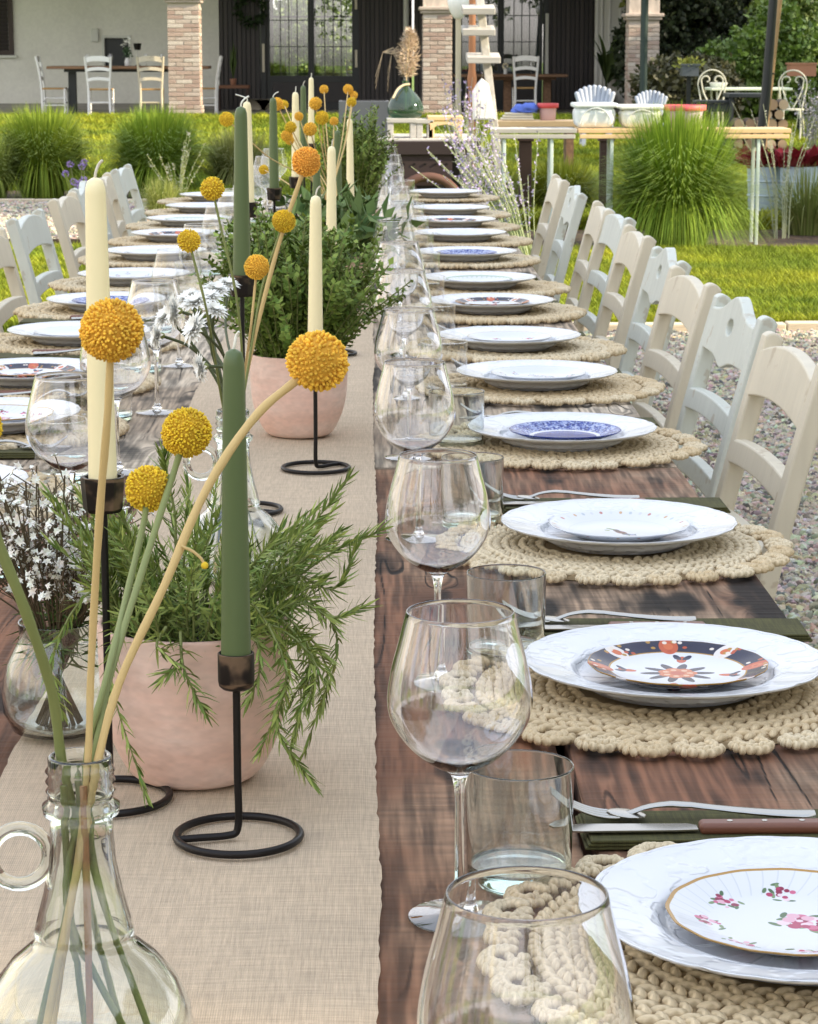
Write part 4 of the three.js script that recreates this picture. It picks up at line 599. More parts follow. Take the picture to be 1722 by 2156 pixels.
{
  const base = on(412, 1632, TH + 0.004), t = pot('potted_rosemary', 'pink clay pot of trailing rosemary behind the nearest green candle', 'potted plant', [base.x, TH + 0.004, base.z], 1, 0.4), r = rngOf(81);
  const branch = (pts, dens = 620, len = 0.0175, c0 = [0.10, 0.175, 0.034], c1 = [0.36, 0.42, 0.11]) => { const L = new Leafer(), st = []; needleBranch(L, st, pts, r, dens, len, c0, c1); const s = part('branch', mg(st), M.stemGreen, t); part('needles', L.done(), M.leaf, s); };
  const un = v => v.sub(t.position).applyAxisAngle(UPV, -0.4);
  for (let i = 0; i < 105; i++) { // dense dome
    const a = r() * 6.283, q = Math.sqrt(r()) * 0.06, o = V(Math.cos(a) * q, 0.106, Math.sin(a) * q), sp = (0.1 + r() * 0.55) * (1.05 + 0.45 * Math.cos(a - 0.4)), l = 0.07 + r() * 0.075, d = V(Math.cos(a) * sp, 1, Math.sin(a) * sp).normalize(), b = V(Math.cos(a), 0, Math.sin(a));
    branch([o, o.clone().addScaledVector(d, l * 0.5), o.clone().addScaledVector(d, l).addScaledVector(b, l * 0.15).add(V((r() - 0.5) * 0.03, -0.01, (r() - 0.5) * 0.03))], 460);
  }
  for (let i = 0; i < 7; i++) { // over the rim, mostly on the right and towards the camera
    const a = i < 5 ? 0.75 + (r() - 0.5) * 1.5 : 2 + r() * 1.5, c = Math.cos(a + 0.4 - 0.4), s = Math.sin(a), o = V(c * 0.05, 0.108, s * 0.05), l = 0.03 + r() * 0.075, k = 0.070 + r() * 0.045;
    branch([o, V(c * 0.085, 0.135 + r() * 0.03, s * 0.085), V(c * (k + 0.035), 0.115, s * (k + 0.035)), V(c * (k + 0.03) + (r() - 0.5) * 0.05, 0.115 - l, s * (k + 0.03) + (r() - 0.5) * 0.05)], 520, 0.018);
  }
  const zz = -base.z / K, aim = (list, z) => { const p = list.map(([x, y], i) => un(A(x, y, z[i]))); return p; };
  for (const [l, z] of [ // the long shoots one can follow in the photograph
    [[[470, 1300], [560, 1160], [640, 1120], [735, 1005]], [zz, zz - 0.01, zz - 0.02, zz - 0.02]], [[[520, 1290], [600, 1150], [690, 1160], [812, 1112]], [zz, zz, zz, zz]], [[[540, 1300], [620, 1210], [700, 1240], [752, 1150]], [zz, zz - 0.03, zz - 0.03, zz - 0.03]],
    [[[560, 1310], [640, 1270], [700, 1300], [772, 1275]], [zz - 0.02, zz - 0.05, zz - 0.05, zz - 0.05]], [[[300, 1300], [280, 1150], [250, 1060], [215, 990]], [zz, zz, zz, zz]], [[[360, 1300], [370, 1100], [352, 1000], [345, 955]], [zz, zz, zz, zz]],
    [[[560, 1320], [610, 1400], [580, 1520], [655, 1645]], [zz - 0.03, zz - 0.08, zz - 0.085, zz - 0.09]], [[[590, 1310], [655, 1380], [640, 1470], [615, 1560]], [zz, zz - 0.05, zz - 0.06, zz - 0.06]], [[[380, 1330], [385, 1400], [410, 1460], [432, 1500]], [zz - 0.07, zz - 0.085, zz - 0.085, zz - 0.085]], [[[350, 1320], [330, 1360], [370, 1400], [345, 1425]], [zz - 0.07, zz - 0.085, zz - 0.085, zz - 0.085]],
    [[[560, 1330], [650, 1340], [690, 1420], [675, 1490]], [zz, zz - 0.02, zz - 0.02, zz - 0.02]], [[[480, 1330], [540, 1350], [545, 1420], [520, 1480]], [zz - 0.06, zz - 0.085, zz - 0.085, zz - 0.085]],
  ]) branch(aim(l, z), 760, 0.0195, [0.12, 0.19, 0.04], [0.36, 0.42, 0.12]);
}
function herb(label, pos, s, h, sp, n, seed, c0, c1, leafL, leafW, turn = 0) {
  const t = pot('potted_herb', label, 'potted plant', pos, s, turn), r = rngOf(seed);
  for (let k = 0; k < 12; k++) {
    const st = [], L = new Leafer();
    for (let i = 0; i < n / 12; i++) {
      const a = r() * 6.283, q = Math.sqrt(r()) * 0.055 * s, o = V(Math.cos(a) * q, 0.106 * s, Math.sin(a) * q), u = Math.pow(r(), 0.7), b = V(Math.cos(a) * u * sp, h * (0.55 + 0.5 * r()) * Math.sqrt(1 - u * u * 0.6), Math.sin(a) * u * sp), p = [o, o.clone().add(V(b.x * 0.4, b.y * 0.55, b.z * 0.4)), o.clone().add(b).add(V((r() - 0.5) * 0.03, (r() - 0.5) * 0.02, (r() - 0.5) * 0.03))], c = new THREE.CatmullRomCurve3(p), m = Math.round(c.getLength() / (leafL * 0.62));
      st.push(rod(p, 0.0011, 6, 4));
      for (let j = 1; j <= m; j++) for (const g of [-1, 1, 0]) { if (!g && r() < 0.5) continue; const T = c.getTangent(j / m), d = sideOf(T, r).multiplyScalar(g || 1).addScaledVector(T, 0.6).normalize(); L.leaf(c.getPoint(j / m), d, d.clone().cross(T).normalize(), leafL * (0.7 + r() * 0.6), leafW * (0.7 + r() * 0.5), gs(r, c0, c1, 0.4), 0.12); }
    }
    const b = part('branch', mg(st), M.stemGreen, t); part('leaves', L.done(), M.leaf, b);
  }
  return t;
}
{
  const p2 = on(630, 915, TH + 0.004); herb('pink clay pot of bushy small-leaved herbs, second along the runner', [p2.x, TH + 0.004, p2.z], 0.97, 0.235, 0.108, 270, 91, [0.09, 0.16, 0.025], [0.26, 0.34, 0.07], 0.0125, 0.0085);
  const z3 = 4.75; herb('pink clay pot of broad-leaved sage, third along the runner', [A(705, 500, z3).x, TH + 0.004, -z3 * K], 0.95, 0.15, 0.11, 60, 92, [0.06, 0.12, 0.03], [0.16, 0.23, 0.07], 0.055, 0.02);
  const z4 = 6.1; herb('potted feathery green bush, farthest along the runner', [A(745, 500, z4).x, TH + 0.004, -z4 * K], 0.95, 0.30, 0.07, 240, 93, [0.10, 0.17, 0.03], [0.26, 0.33, 0.07], 0.016, 0.008);
}
// white chrysanthemums in the second bottle
{
  const r = rngOf(95), t = thing('white_chrysanthemums', 'white chrysanthemums on dark stems leaning left from the second bottle', 'flowers', [J2.x, TH + 0.02, J2.z]), o = t.position;
  for (const [x, y, Z, s, dx, dy] of [[372, 655, 2.3, 1.25, -1, -0.2], [352, 668, 2.34, 1.1, -0.8, 0.6], [414, 692, 2.22, 1.15, -0.6, 0.2], [412, 640, 2.42, 1.1, -0.3, 0.9], [440, 628, 2.45, 1.0, 0, 1], [426, 772, 2.2, 0.95, -0.9, -0.3], [335, 706, 2.36, 1.0, -1, 0], [455, 612, 2.5, 1.0, 0.3, 1], [452, 655, 2.3, 0.9, 0.3, 0.7], [396, 630, 2.48, 1.0, -0.5, 0.8], [480, 600, 2.6, 0.9, 0.2, 1]]) {
    const c = A(x, y, Z).sub(o), d = V(dx, dy + 0.15, 0.35).normalize(), L = new Leafer();
    for (let w = 0; w < 5; w++) for (let k = 0; k < 20 - w * 2; k++) { const a = (k + w * 0.5) / (20 - w * 2) * 6.283, v = sideOf(d, rngOf(7)).applyAxisAngle(d, a).addScaledVector(d, 0.12 + w * 0.36 + (r() - 0.5) * 0.15).normalize(); L.leaf(c, v, d.clone().cross(v).normalize(), s * (0.0185 - w * 0.0025) * (0.9 + r() * 0.2), 0.0066 * s, [0.92, 0.92, 0.88], 0.18); }
    const f = part('flower', L.done(), M.leaf, t); part('calyx', ball(0.0038, 0, 0, 0, 10, 8).translate(...c.clone().addScaledVector(d, -0.003).toArray()), M.stemGreen, f);
    part('stem', rod([c.clone().addScaledVector(d, -0.003), c.clone().addScaledVector(d, -0.03).lerp(mouth(J2, r() * 6, 0.006).sub(o), 0.15), mouth(J2, r() * 6, 0.009).sub(o), inJug(J2, r() * 6, 0.02).sub(o)], 0.0017, 16, 6), std([0.06, 0.075, 0.025], 0.7), t);
  }
}

// ---------- dining chairs at the table ----------
const chPost = (() => { const w = 0.0155, c = [[0.0, 0], [0, 0.40], [0.008, 0.50], [0.034, 0.62], [0.070, 0.76], [0.100, 0.868]], L = c.map(([x, y]) => [x - w, y]), R = c.map(([x, y]) => [x + w, y]).reverse(); const s = new THREE.Shape(); s.moveTo(L[0][0], L[0][1]); s.splineThru(L.slice(1).map(p => new THREE.Vector2(...p))); s.quadraticCurveTo(R[0][0] - w, R[0][1] + 0.014, R[0][0], R[0][1] - 0.008); s.splineThru(R.slice(1).map(p => new THREE.Vector2(...p))); s.closePath(); const g = ext(s, 0.026, 0.004, 10); g.translate(0, 0, -0.013); return uvBox(g, 2); })();
const slope = y => { const c = [[0, 0], [0, 0.40], [0.008, 0.50], [0.034, 0.62], [0.070, 0.76], [0.100, 0.868]]; for (let i = 1; i < c.length; i++) if (y <= c[i][1]) return lerp(c[i - 1][0], c[i][0], (y - c[i - 1][1]) / (c[i][1] - c[i - 1][1])); return 0.1 + (y - 0.868) * 0.27; };
function railGeo(y0, h, arch, hole, dip = 0) {
  const W = 0.184, s = new THREE.Shape(), n = 20; s.moveTo(-W, y0);
  for (let i = 1; i <= n; i++) { const t = i / n * 2 - 1; s.lineTo(t * W, y0 + (dip ? (hole ? -dip * Math.exp(-t * t * 14) : dip * (1 - t * t)) : 0)); }
  for (let i = n; i >= 0; i--) { const t = i / n * 2 - 1; s.lineTo(t * W, y0 + h + arch * (hole ? Math.exp(-t * t * 5) - 0.006 : 1 - t * t)); }
  if (hole) { const p = new THREE.Path(); p.absellipse(0, y0 + h * 0.75, 0.026, 0.014, 0, 6.2832, true); s.holes.push(p); }
  const g = ext(s, 0.015, 0.003, 10), p = g.attributes.position, a = new Float32Array(p.count * 3), ym = y0 + h / 2, xm = slope(ym) - 0.006;
  for (let i = 0; i < p.count; i++) a.set([xm + (p.getY(i) - ym) * 0.26 + p.getZ(i) - 0.0075, p.getY(i), -p.getX(i)], i * 3);
  g.setAttribute('position', new THREE.BufferAttribute(a, 3)); g.computeVertexNormals(); return uvBox(g, 2);
}
const railTop = [railGeo(0.770, 0.074, 0.024, false, 0.014), railGeo(0.775, 0.076, 0.036, true, 0.016)], railMid = railGeo(0.66, 0.038, 0.008, false, 0.008), railLow = railGeo(0.55, 0.034, 0.006, false, 0.006);
const seatG = uvBox(new RoundedBoxGeometry(0.40, 0.025, 0.44, 2, 0.008), 2), strawMat = std([1, 1, 1], 0.9, { map: tex(128, 128, (u, v) => { const n = fbm(u, v, 4, 60, 2, 161); return [176 * (0.7 + 0.5 * n), 142 * (0.7 + 0.5 * n), 92 * (0.7 + 0.5 * n)]; }) });
function makeChair(label, kind, mat, pos, turn, group) {
  const t = thing('dining_chair', label, 'chair', pos, turn, group);
  for (const s of [-1, 1]) { part('back_post', chPost, mat, t, 0, 0, s * 0.194); part('front_leg', box(0.036, 0.44, 0.036, -0.36, 0.22, s * 0.2, 0.006), mat, t); }
  part('top_rail', railTop[kind], mat, t); part('middle_rail', railMid, mat, t); part('lower_rail', railLow, mat, t);
  part('seat', seatG, strawMat, t, -0.18, 0.452, 0); part('seat_rail', mg([box(0.34, 0.04, 0.02, -0.18, 0.41, 0.197), box(0.34, 0.04, 0.02, -0.18, 0.41, -0.197), box(0.02, 0.04, 0.36, -0.36, 0.41, 0)]), mat, t);
  for (const s of [-1, 1]) for (const y of [0.15, 0.27]) part('stretcher', box(0.33, 0.022, 0.018, -0.18, y, s * 0.197, 0.004), mat, t);
  part('stretcher', box(0.018, 0.022, 0.36, -0.36, 0.3, 0, 0.004), mat, t); return t;
}
const RC = [[3.30, 0, 0], [3.84, 1, 1], [4.36, 0, 0], [4.80, 1, 1], [5.42, 0, 0], [5.98, 1, 0], [6.28, 0, 0], [6.95, 1, 1], [7.62, 0, 0]];
RC.forEach(([z, col, kind], i) => makeChair(`${col ? 'pale grey white' : 'cream'} ladder-back chair, ${ORD[i]} from the front along the right side of the table`, kind, col ? M.chairBlue : M.chairCream, [0.565 + (i === 5 ? 0.02 : 0) + (hash2(i, 3, 4) - 0.5) * 0.03, 0, -z * K], (hash2(i, 5, 9) - 0.5) * 0.12, 'wooden chairs along the right side'));
const LC = [[5.35, 0, 0], [5.98, 1, 0], [6.72, 0, 0], [7.2, 1, 1], [7.75, 0, 0], [8.3, 1, 0]];
LC.forEach(([z, col, kind], i) => makeChair(`${col ? 'pale grey white' : 'cream'} ladder-back chair, ${ORD[i]} from the front along the left side of the table`, kind, col ? M.chairBlue : M.chairCream, [-0.865, 0, -z * K], Math.PI + (hash2(i, 8, 9) - 0.5) * 0.12, 'wooden chairs along the left side'));

// ---------- portico: tables, chairs, pots ----------
function whiteChair(label, dx, Z, turn, mat = M.white) {
  const p = A(dx, 200, Z), t = thing('white_chair', label, 'chair', [p.x, PF, -Z * K], turn, 'white ladder-back chairs in the portico'); // the back stands at -z, the seat towards +z
  for (const s of [-1, 1]) {
    part('back_post', rod([V(s * 0.19, 0, 0), V(s * 0.185, 0.45, -0.01), V(s * 0.21, 0.8, -0.05), V(s * 0.225, 1.03, -0.10)], 0.022, 12, 8), mat, t);
    part('front_leg', cyl(0.018, 0.02, 0.47, s * 0.20, 0, 0.40, 10), mat, t);
    for (const y of [0.17, 0.30]) part('stretcher', rod([V(s * 0.19, y, 0), V(s * 0.20, y, 0.40)], 0.011, 1, 6), mat, t);
  }
  const rail = (y, h) => { const g = ext(poly([[-0.2, 0], [-0.1, 0.02], [0, 0.026], [0.1, 0.02], [0.2, 0], [0.2, h], [0.1, h + 0.02], [0, h + 0.026], [-0.1, h + 0.02], [-0.2, h]]), 0.018, 0.003); g.translate(0, y, -0.10 * Math.max(0, (y - 0.45) / 0.58) - 0.02); return g; };
  part('top_rail', rail(0.93, 0.09), mat, t); part('slat', rail(0.77, 0.06), mat, t); part('slat', rail(0.60, 0.055), mat, t);
  part('seat', box(0.42, 0.03, 0.40, 0, 0.465, 0.2, 0.008), strawMat, t); part('stretcher', rod([V(-0.19, 0.24, 0), V(0.19, 0.24, 0)], 0.012, 1, 6), mat, t); part('stretcher', rod([V(-0.2, 0.22, 0.4), V(0.2, 0.22, 0.4)], 0.012, 1, 6), mat, t);
  return t;
}
whiteChair('white ladder-back chair at the left end of the portico table, seen from the side', 92, 38.9, Math.PI / 2);
whiteChair('white ladder-back chair on the near side of the portico table, beside the dark hatch', 209, 38.0, Math.PI);
whiteChair('cream ladder-back chair on the near side of the portico table, beside the left column', 318, 38.0, Math.PI + 0.05, M.chairCream);
whiteChair('white ladder-back chair right of the left column, seen from the side', 455, 38.9, -Math.PI / 2);
whiteChair('white ladder-back chair in front of the glazed doors on the right', 1106, 39.2, Math.PI);
M.tableTop = std([1, 1, 1], 0.7, { map: rep(tex(256, 128, (u, v) => { const n = fbm(u, v, 4, 30, 4, 171); return mix3([96, 70, 52], [150, 116, 86], n); }), 0.7, 1.2) });
function slabTable(label, d0, d1, Z, topY, mat, legs) {
  const x0 = A(d0, topY, Z).x, x1 = A(d1, topY, Z).x, h = A(d0, topY, Z).y - PF, w = x1 - x0, t = thing('plank_table', label, 'table', [(x0 + x1) / 2, PF, -Z * K]);
  for (let k = 0; k < 3; k++) part('board', uvBox(box(w, 0.05, 0.29, 0, h - 0.025, (k - 1) * 0.295, 0.008)), M.tableTop, t);
  for (const l of legs) { const x = A(l, topY, Z).x - t.position.x; part('leg', box(0.14, h - 0.053, 0.14, x, (h - 0.052) / 2, 0, 0.01), mat, t); }
  part('frame', box(w * 0.8, 0.05, 0.5, 0, h - 0.078, 0), mat, t); return t;
}
slabTable('long plank table with dark legs in front of the white portico wall', 104, 442, 39.0, 139, M.darkFrame, [152, 400]);
slabTable('plank table on brown legs in front of the glazed doors', 955, 1192, 40.3, 156, M.tableTop, [1000, 1068, 1152]);
const tabY = h => h; const pg = (label, dx, Z, y) => { const p = A(dx, 130, Z); const t = thing('small_glass', label, 'wine glass', [p.x, y, -Z * K], 0, 'wine glasses on the portico tables'); part('bowl', thinBowl, M.thin, t); part('stem', stemG, M.glass, t); part('foot', footG, M.glass, t); };
{ const y = A(104, 139, 39).y + 0.002; [[185, 'first from the left'], [233, 'in front of the hatch'], ].slice(0, 2).forEach(([d, w]) => pg(`wine glass on the left portico table, ${w}`, d, 39.1, y)); pg('wine glass on the left portico table, nearest the lamp', 308, 39.1, y); pg('wine glass on the left portico table, nearest the brick column', 341, 39.1, y);
  const L = thing('table_lamp', 'small black table lamp on the left portico table', 'lamp', [A(290, 130, 39.2).x, y, -39.2 * K]); part('base', cyl(0.05, 0.05, 0.012), M.iron, L); part('stand', cyl(0.008, 0.008, 0.27, 0, 0.012, 0, 8), M.offWhite, L); part('shade', lathe([[0.055, 0.28], [0.075, 0.40], [0.071, 0.40], [0.051, 0.28], [0.055, 0.28]], 24), M.iron, L);
  const v = thing('flower_vase', 'vase of white flowers in front of the dark hatch', 'vase', [A(268, 130, 39.25).x, y, -39.25 * K]); part('vase', lathe([[0, 0], [0.045, 0], [0.05, 0.08], [0.03, 0.13], [0.035, 0.15], [0.03, 0.15], [0.025, 0.13], [0, 0.01]], 20), M.white, v); const r = rngOf(5), lf = new Leafer(), fl = new Leafer(); for (let i = 0; i < 90; i++) { const q = V((r() - 0.5) * 0.14, 0.15 + r() * 0.32, (r() - 0.5) * 0.1), d = rdir(r); (q.y > 0.36 ? fl : lf).leaf(q, d, sideOf(d, r), 0.07, 0.035, q.y > 0.36 ? [0.8, 0.8, 0.74] : [0.06, 0.11, 0.05]); } part('leaves', lf.done(), M.leaf, v); part('flowers', fl.done(), M.leaf, v);
  const y2 = A(955, 156, 40.3).y + 0.002; pg('wine glass on the right portico table, left of the white chair', 1080, 40.3, y2); pg('wine glass on the right portico table, above the white chair', 1118, 40.3, y2);
  const fv = thing('flower_vase', 'small vase of cream flowers on the right portico table', 'vase', [A(1064, 130, 40.2).x, y2, -40.2 * K]); part('vase', cyl(0.03, 0.035, 0.1), M.white, fv); const f2 = new Leafer(); for (let i = 0; i < 40; i++) { const d = rdir(r); f2.leaf(V(0, 0.14, 0).addScaledVector(d, 0.03), d, sideOf(d, r), 0.04, 0.03, [0.75, 0.68, 0.5]); } part('flowers', f2.done(), M.leaf, fv);
}
{ // low wooden stand with a pot by the dark door, wreath, hanging leaves
  const p = A(492, 240, 41.3), t = thing('wooden_stand', 'low reddish brown stand in front of the dark slatted door', 'stand', [p.x, PF, -41.3 * K]); part('top', box(0.62, 0.06, 0.4, 0, 0.45, 0, 0.01), std([0.20, 0.09, 0.05], 0.7), t); for (const x of [-0.27, 0.27]) part('leg', box(0.05, 0.42, 0.36, x, 0.21, 0), std([0.05, 0.03, 0.025], 0.8), t);
  const q = thing('slim_plant', 'thin green plant in a small clay pot on the low stand', 'potted plant', [p.x, PF + 0.481, -41.3 * K]); part('pot', lathe([[0, 0], [0.05, 0], [0.065, 0.12], [0.06, 0.12], [0.045, 0.1], [0, 0.1]], 20), M.terraDark, q); const L = new Leafer(), r = rngOf(9); for (let i = 0; i < 14; i++) { const d = V((r() - 0.5) * 0.25, 1, (r() - 0.5) * 0.25).normalize(); L.leaf(V(0, 0.1, 0), d, sideOf(d, r), 0.4 + r() * 0.35, 0.03, [0.10, 0.15, 0.04]); } part('leaves', L.done(), M.leaf, q);
  const h = thing('wreath', 'dark leafy wreath hanging on the slatted door', 'wreath', [A(528, 20, 41.8).x, A(528, 20, 41.8).y, -41.88 * K]), W = new Leafer(); for (let i = 0; i < 260; i++) { const a = r() * 6.283, o = V(Math.cos(a) * 0.25 + (r() - 0.5) * 0.12, Math.sin(a) * 0.25 + (r() - 0.5) * 0.12, r() * 0.08), d = rdir(r); W.leaf(o, d, sideOf(d, r), 0.12, 0.05, gs(r, [0.015, 0.03, 0.012], [0.035, 0.06, 0.02])); } part('leaves', W.done(), M.leaf, h);
}

// ---------- the garden between table and house ----------
// upright box seen between two sight lines, standing where it stands
const rect = (x0, y0, x1, y1, Z, d) => { const a = A(x0, y0, Z), b = A(x1, y1, Z); return span(a.x, b.y, -Z * K - d, b.x, a.y, -Z * K); };
const onG = (dx, Z, y = 0) => V(A(dx, 300, Z).x, y, -Z * K);
// long narrow table of pale boards on white metal legs
{
  const Z = 14.4, x0 = A(1036, 275, Z).x, x1 = A(1667, 275, Z).x, h = A(1300, 271, Z).y, t = thing('long_bench_table', 'long narrow table of pale boards on white metal legs behind the right chairs', 'table', [(x0 + x1) / 2, 0, -Z * K]), W = x1 - x0;
  M.paleWood = std([1, 1, 1], 0.7, { map: rep(tex(256, 128, (u, v) => { const n = fbm(u, v, 3, 26, 4, 181); return mix3([206, 168, 120], [236, 206, 160], n); }), 0.8, 2) });
  M.greyWood = std([1, 1, 1], 0.8, { map: rep(tex(256, 128, (u, v) => { const n = fbm(u, v, 3, 26, 4, 183); return mix3([150, 146, 140], [206, 204, 198], n); }), 0.8, 2) });
  const cut = [0, 0.285, 0.62, 1]; for (let k = 0; k < 3; k++) for (let q = 0; q < 2; q++) part('board', uvBox(box(W * (cut[k + 1] - cut[k]) - 0.01, 0.03, 0.17, W * ((cut[k] + cut[k + 1]) / 2 - 0.5), h - 0.015, -0.09 - q * 0.18, 0.004)), k ? M.paleWood : M.greyWood, t);
  for (let k = 0; k < 3; k++) part('rail', uvBox(box(W * (cut[k + 1] - cut[k]) - 0.03, 0.028, 0.03, W * ((cut[k] + cut[k + 1]) / 2 - 0.5), h - 0.052, -0.02, 0.004)), k ? M.paleWood : M.greyWood, t);
  for (const dx of [1062, 1162, 1289, 1598]) for (const z of [-0.03, -0.25]) part('leg', box(0.022, h - 0.068, 0.022, A(dx, 300, Z).x - t.position.x, (h - 0.068) / 2, z, 0.004), std([0.62, 0.72, 0.70], 0.5), t);
}
// two dark posts behind it
for (const [dx, w] of [[1106, 'left'], [1276, 'right']]) { const p = onG(dx, 16.2); const t = thing('timber_post', `dark brown timber post under the long pale table, ${w} of the two`, 'post', p); part('post', uvBox(box(0.095, 0.62, 0.095, 0, 0.31, 0, 0.01)), std([0.045, 0.026, 0.018], 0.9), t); part('cap', box(0.12, 0.03, 0.12, 0, 0.635, 0, 0.005), std([0.06, 0.035, 0.025], 0.9), t); }
// old cart: dark deck, wheel, guard
{
  const Z = 14.2, x0 = A(755, 300, Z).x, x1 = A(1012, 300, Z).x, y0 = A(900, 326, Z).y, y1 = A(900, 297, Z).y, xc = (x0 + x1) / 2, t = thing('old_cart', 'old dark iron cart with a rusty wheel at the far end of the table', 'cart', [xc, 0, -Z * K - 0.5]); M.rust = std([0.115, 0.055, 0.040], 0.8); M.darkRust = std([0.024, 0.013, 0.014], 0.75);
  part('side_beam', box(x1 - x0, y1 - y0, 0.06, 0, (y0 + y1) / 2, 0.5, 0.006), M.darkRust, t); for (let k = 0; k < 5; k++) part('deck_board', uvBox(box(x1 - x0 - 0.02, 0.035, 0.19, 0, y1 - 0.005, 0.36 - k * 0.2, 0.005)), M.greyWood, t);
  part('under_frame', box(x1 - x0 - 0.2, 0.28, 0.7, 0, y0 - 0.15, 0.02), M.iron, t);
  for (const [dx, z] of [[900, 0.58], [900, -0.42], [800, 0.42], [800, -0.42]]) { const w = new THREE.Group(); w.name = 'wheel'; w.position.set(A(dx, 400, Z).x - xc, 0.255, z); t.add(w); const g = new THREE.TorusGeometry(0.225, 0.03, 10, 40); part('tyre', g, M.rust, w); part('hub', (() => { const c = cyl(0.05, 0.05, 0.1); c.rotateX(Math.PI / 2); return c; })(), M.darkRust, w); for (let k = 0; k < 6; k++) { const a = k * Math.PI / 3; part('spoke', bar(V(Math.cos(a) * 0.05, Math.sin(a) * 0.05, 0), V(Math.cos(a) * 0.21, Math.sin(a) * 0.21, 0), 0.025, 0.025), M.darkRust, w); } }
  part('guard_plate', box(0.36, 0.20, 0.02, A(895, 0, Z).x - xc, y0 - 0.10, 0.50), std([0.032, 0.018, 0.018], 0.8), t); for (let k = 0; k < 5; k++) part('rivet', (() => { const c = cyl(0.008, 0.008, 0.006, 0, 0, 0, 8); c.rotateX(Math.PI / 2); return c; })(), M.iron, t, A(895, 0, Z).x - xc - 0.14 + k * 0.07, y0 - 0.06, 0.512);
  const dy = y1 + 0.0125, on2 = (dx, z = 0) => V(A(dx, 280, Z + 0.35).x, dy, -Z * K - 0.4 + z);
  // things standing on the cart
  { const p = on2(766, -0.3), q = thing('slate_planter', 'dark slate planter box on the left of the cart', 'planter', p); const w = 0.34, h = 0.235; part('front', box(w, h, 0.02, 0, h / 2, 0.15, 0.004), std([0.09, 0.10, 0.115], 0.35), q); part('back', box(w, h, 0.02, 0, h / 2, -0.15), std([0.05, 0.05, 0.055], 0.6), q); for (const s of [-1, 1]) part('side', box(0.02, h - 0.003, 0.278, s * (w / 2 - 0.01), h / 2, 0), std([0.06, 0.06, 0.065], 0.6), q); part('soil', box(w - 0.05, 0.02, 0.27, 0, h - 0.04, 0), M.soil, q); }
  const stool = (dx, w, h, mat, label, name) => { const p = on2(dx, 0.1), q = thing(name, label, 'stool', p); part('seat', box(w, 0.03, 0.26, 0, h - 0.015, 0, 0.006), mat, q); for (const a of [-1, 1]) for (const b of [-1, 1]) part('leg', box(0.04, h - 0.033, 0.035, a * (w / 2 - 0.025), (h - 0.033) / 2, b * 0.105, 0.004), mat, q); return q; };
  stool(845, 0.2, 0.13, M.greyWood, 'grey wooden frame stool under the green demijohn', 'frame_stool'); stool(893, 0.12, 0.125, M.greyWood, 'narrow grey frame in the middle of the cart', 'frame_stool'); const oc = stool(935, 0.235, 0.145, M.paleWood, 'orange wooden stool with an arched apron on the cart', 'frame_stool'); part('arch', (() => { const s = poly([[-0.1, 0], [-0.1, 0.06], [0.1, 0.06], [0.1, 0], [0.06, 0.03], [0, 0.042], [-0.06, 0.03]]); const g = ext(s, 0.02); g.translate(0, 0.05, 0.11); return g; })(), M.paleWood, oc);
  { const p = on2(853, 0.1); p.y += 0.131; const q = thing('demijohn', 'green glass demijohn holding pampas grass on the cart', 'demijohn', p); part('body', lathe(smooth([[0.001, 0.002], [0.09, 0.002], [0.118, 0.03], [0.12, 0.07], [0.095, 0.13], [0.05, 0.18], [0.025, 0.205], [0.022, 0.24], [0.027, 0.245]], 30), 40), phy([0.16, 0.30, 0.20], 0.05, { transmission: 0.85, thickness: 0, ior: 1.6, side: THREE.DoubleSide }), q); part('rope', rod([V(0.03, 0.22, 0.02), V(-0.01, 0.215, 0.03), V(-0.05, 0.19, 0.05), V(-0.085, 0.13, 0.085)], 0.008, 12, 6), M.raffia[0], q);
    const g = thing('pampas_grass', 'beige pampas plume standing in the green demijohn', 'dried grass', V(p.x, p.y + 0.05, p.z)), L = new Leafer(), r = rngOf(33); for (let i = 0; i < 900; i++) { const t2 = r(), y = 0.22 + t2 * 0.30, wd = 0.055 * Math.sin(Math.PI * Math.min(1, 0.12 + t2 * 0.9)), a = r() * 6.283, o = V(0.012 + 0.02 * t2 + Math.cos(a) * wd * r(), y, Math.sin(a) * wd * r()), d = V(Math.cos(a) * 0.5, 0.7 - r() * 0.9, Math.sin(a) * 0.5).normalize(); L.leaf(o, d, sideOf(d, r), 0.05, 0.006, gs(r, [0.50, 0.38, 0.27], [0.66, 0.54, 0.42], 0.3)); } for (let i = 0; i < 7; i++) { const s = i % 2 ? -1 : -0.6, P = [V(0, 0.2, 0), V(s * 0.08, 0.36 + i * 0.01, 0), V(s * 0.15, 0.38, 0.02), V(s * 0.2, 0.24 - i * 0.02, 0.03)]; L.strip(P.map(x => x.clone().add(V(0, 0.004, 0))), P.map(x => x.clone().add(V(0, -0.004, 0))), [0.40, 0.32, 0.24]); } part('plume', L.done(), M.leaf, g); part('stem', rod([V(0, 0, 0), V(0.01, 0.3, 0), V(0.03, 0.5, 0)], 0.005, 8, 6), M.raffia[1], g); }
}
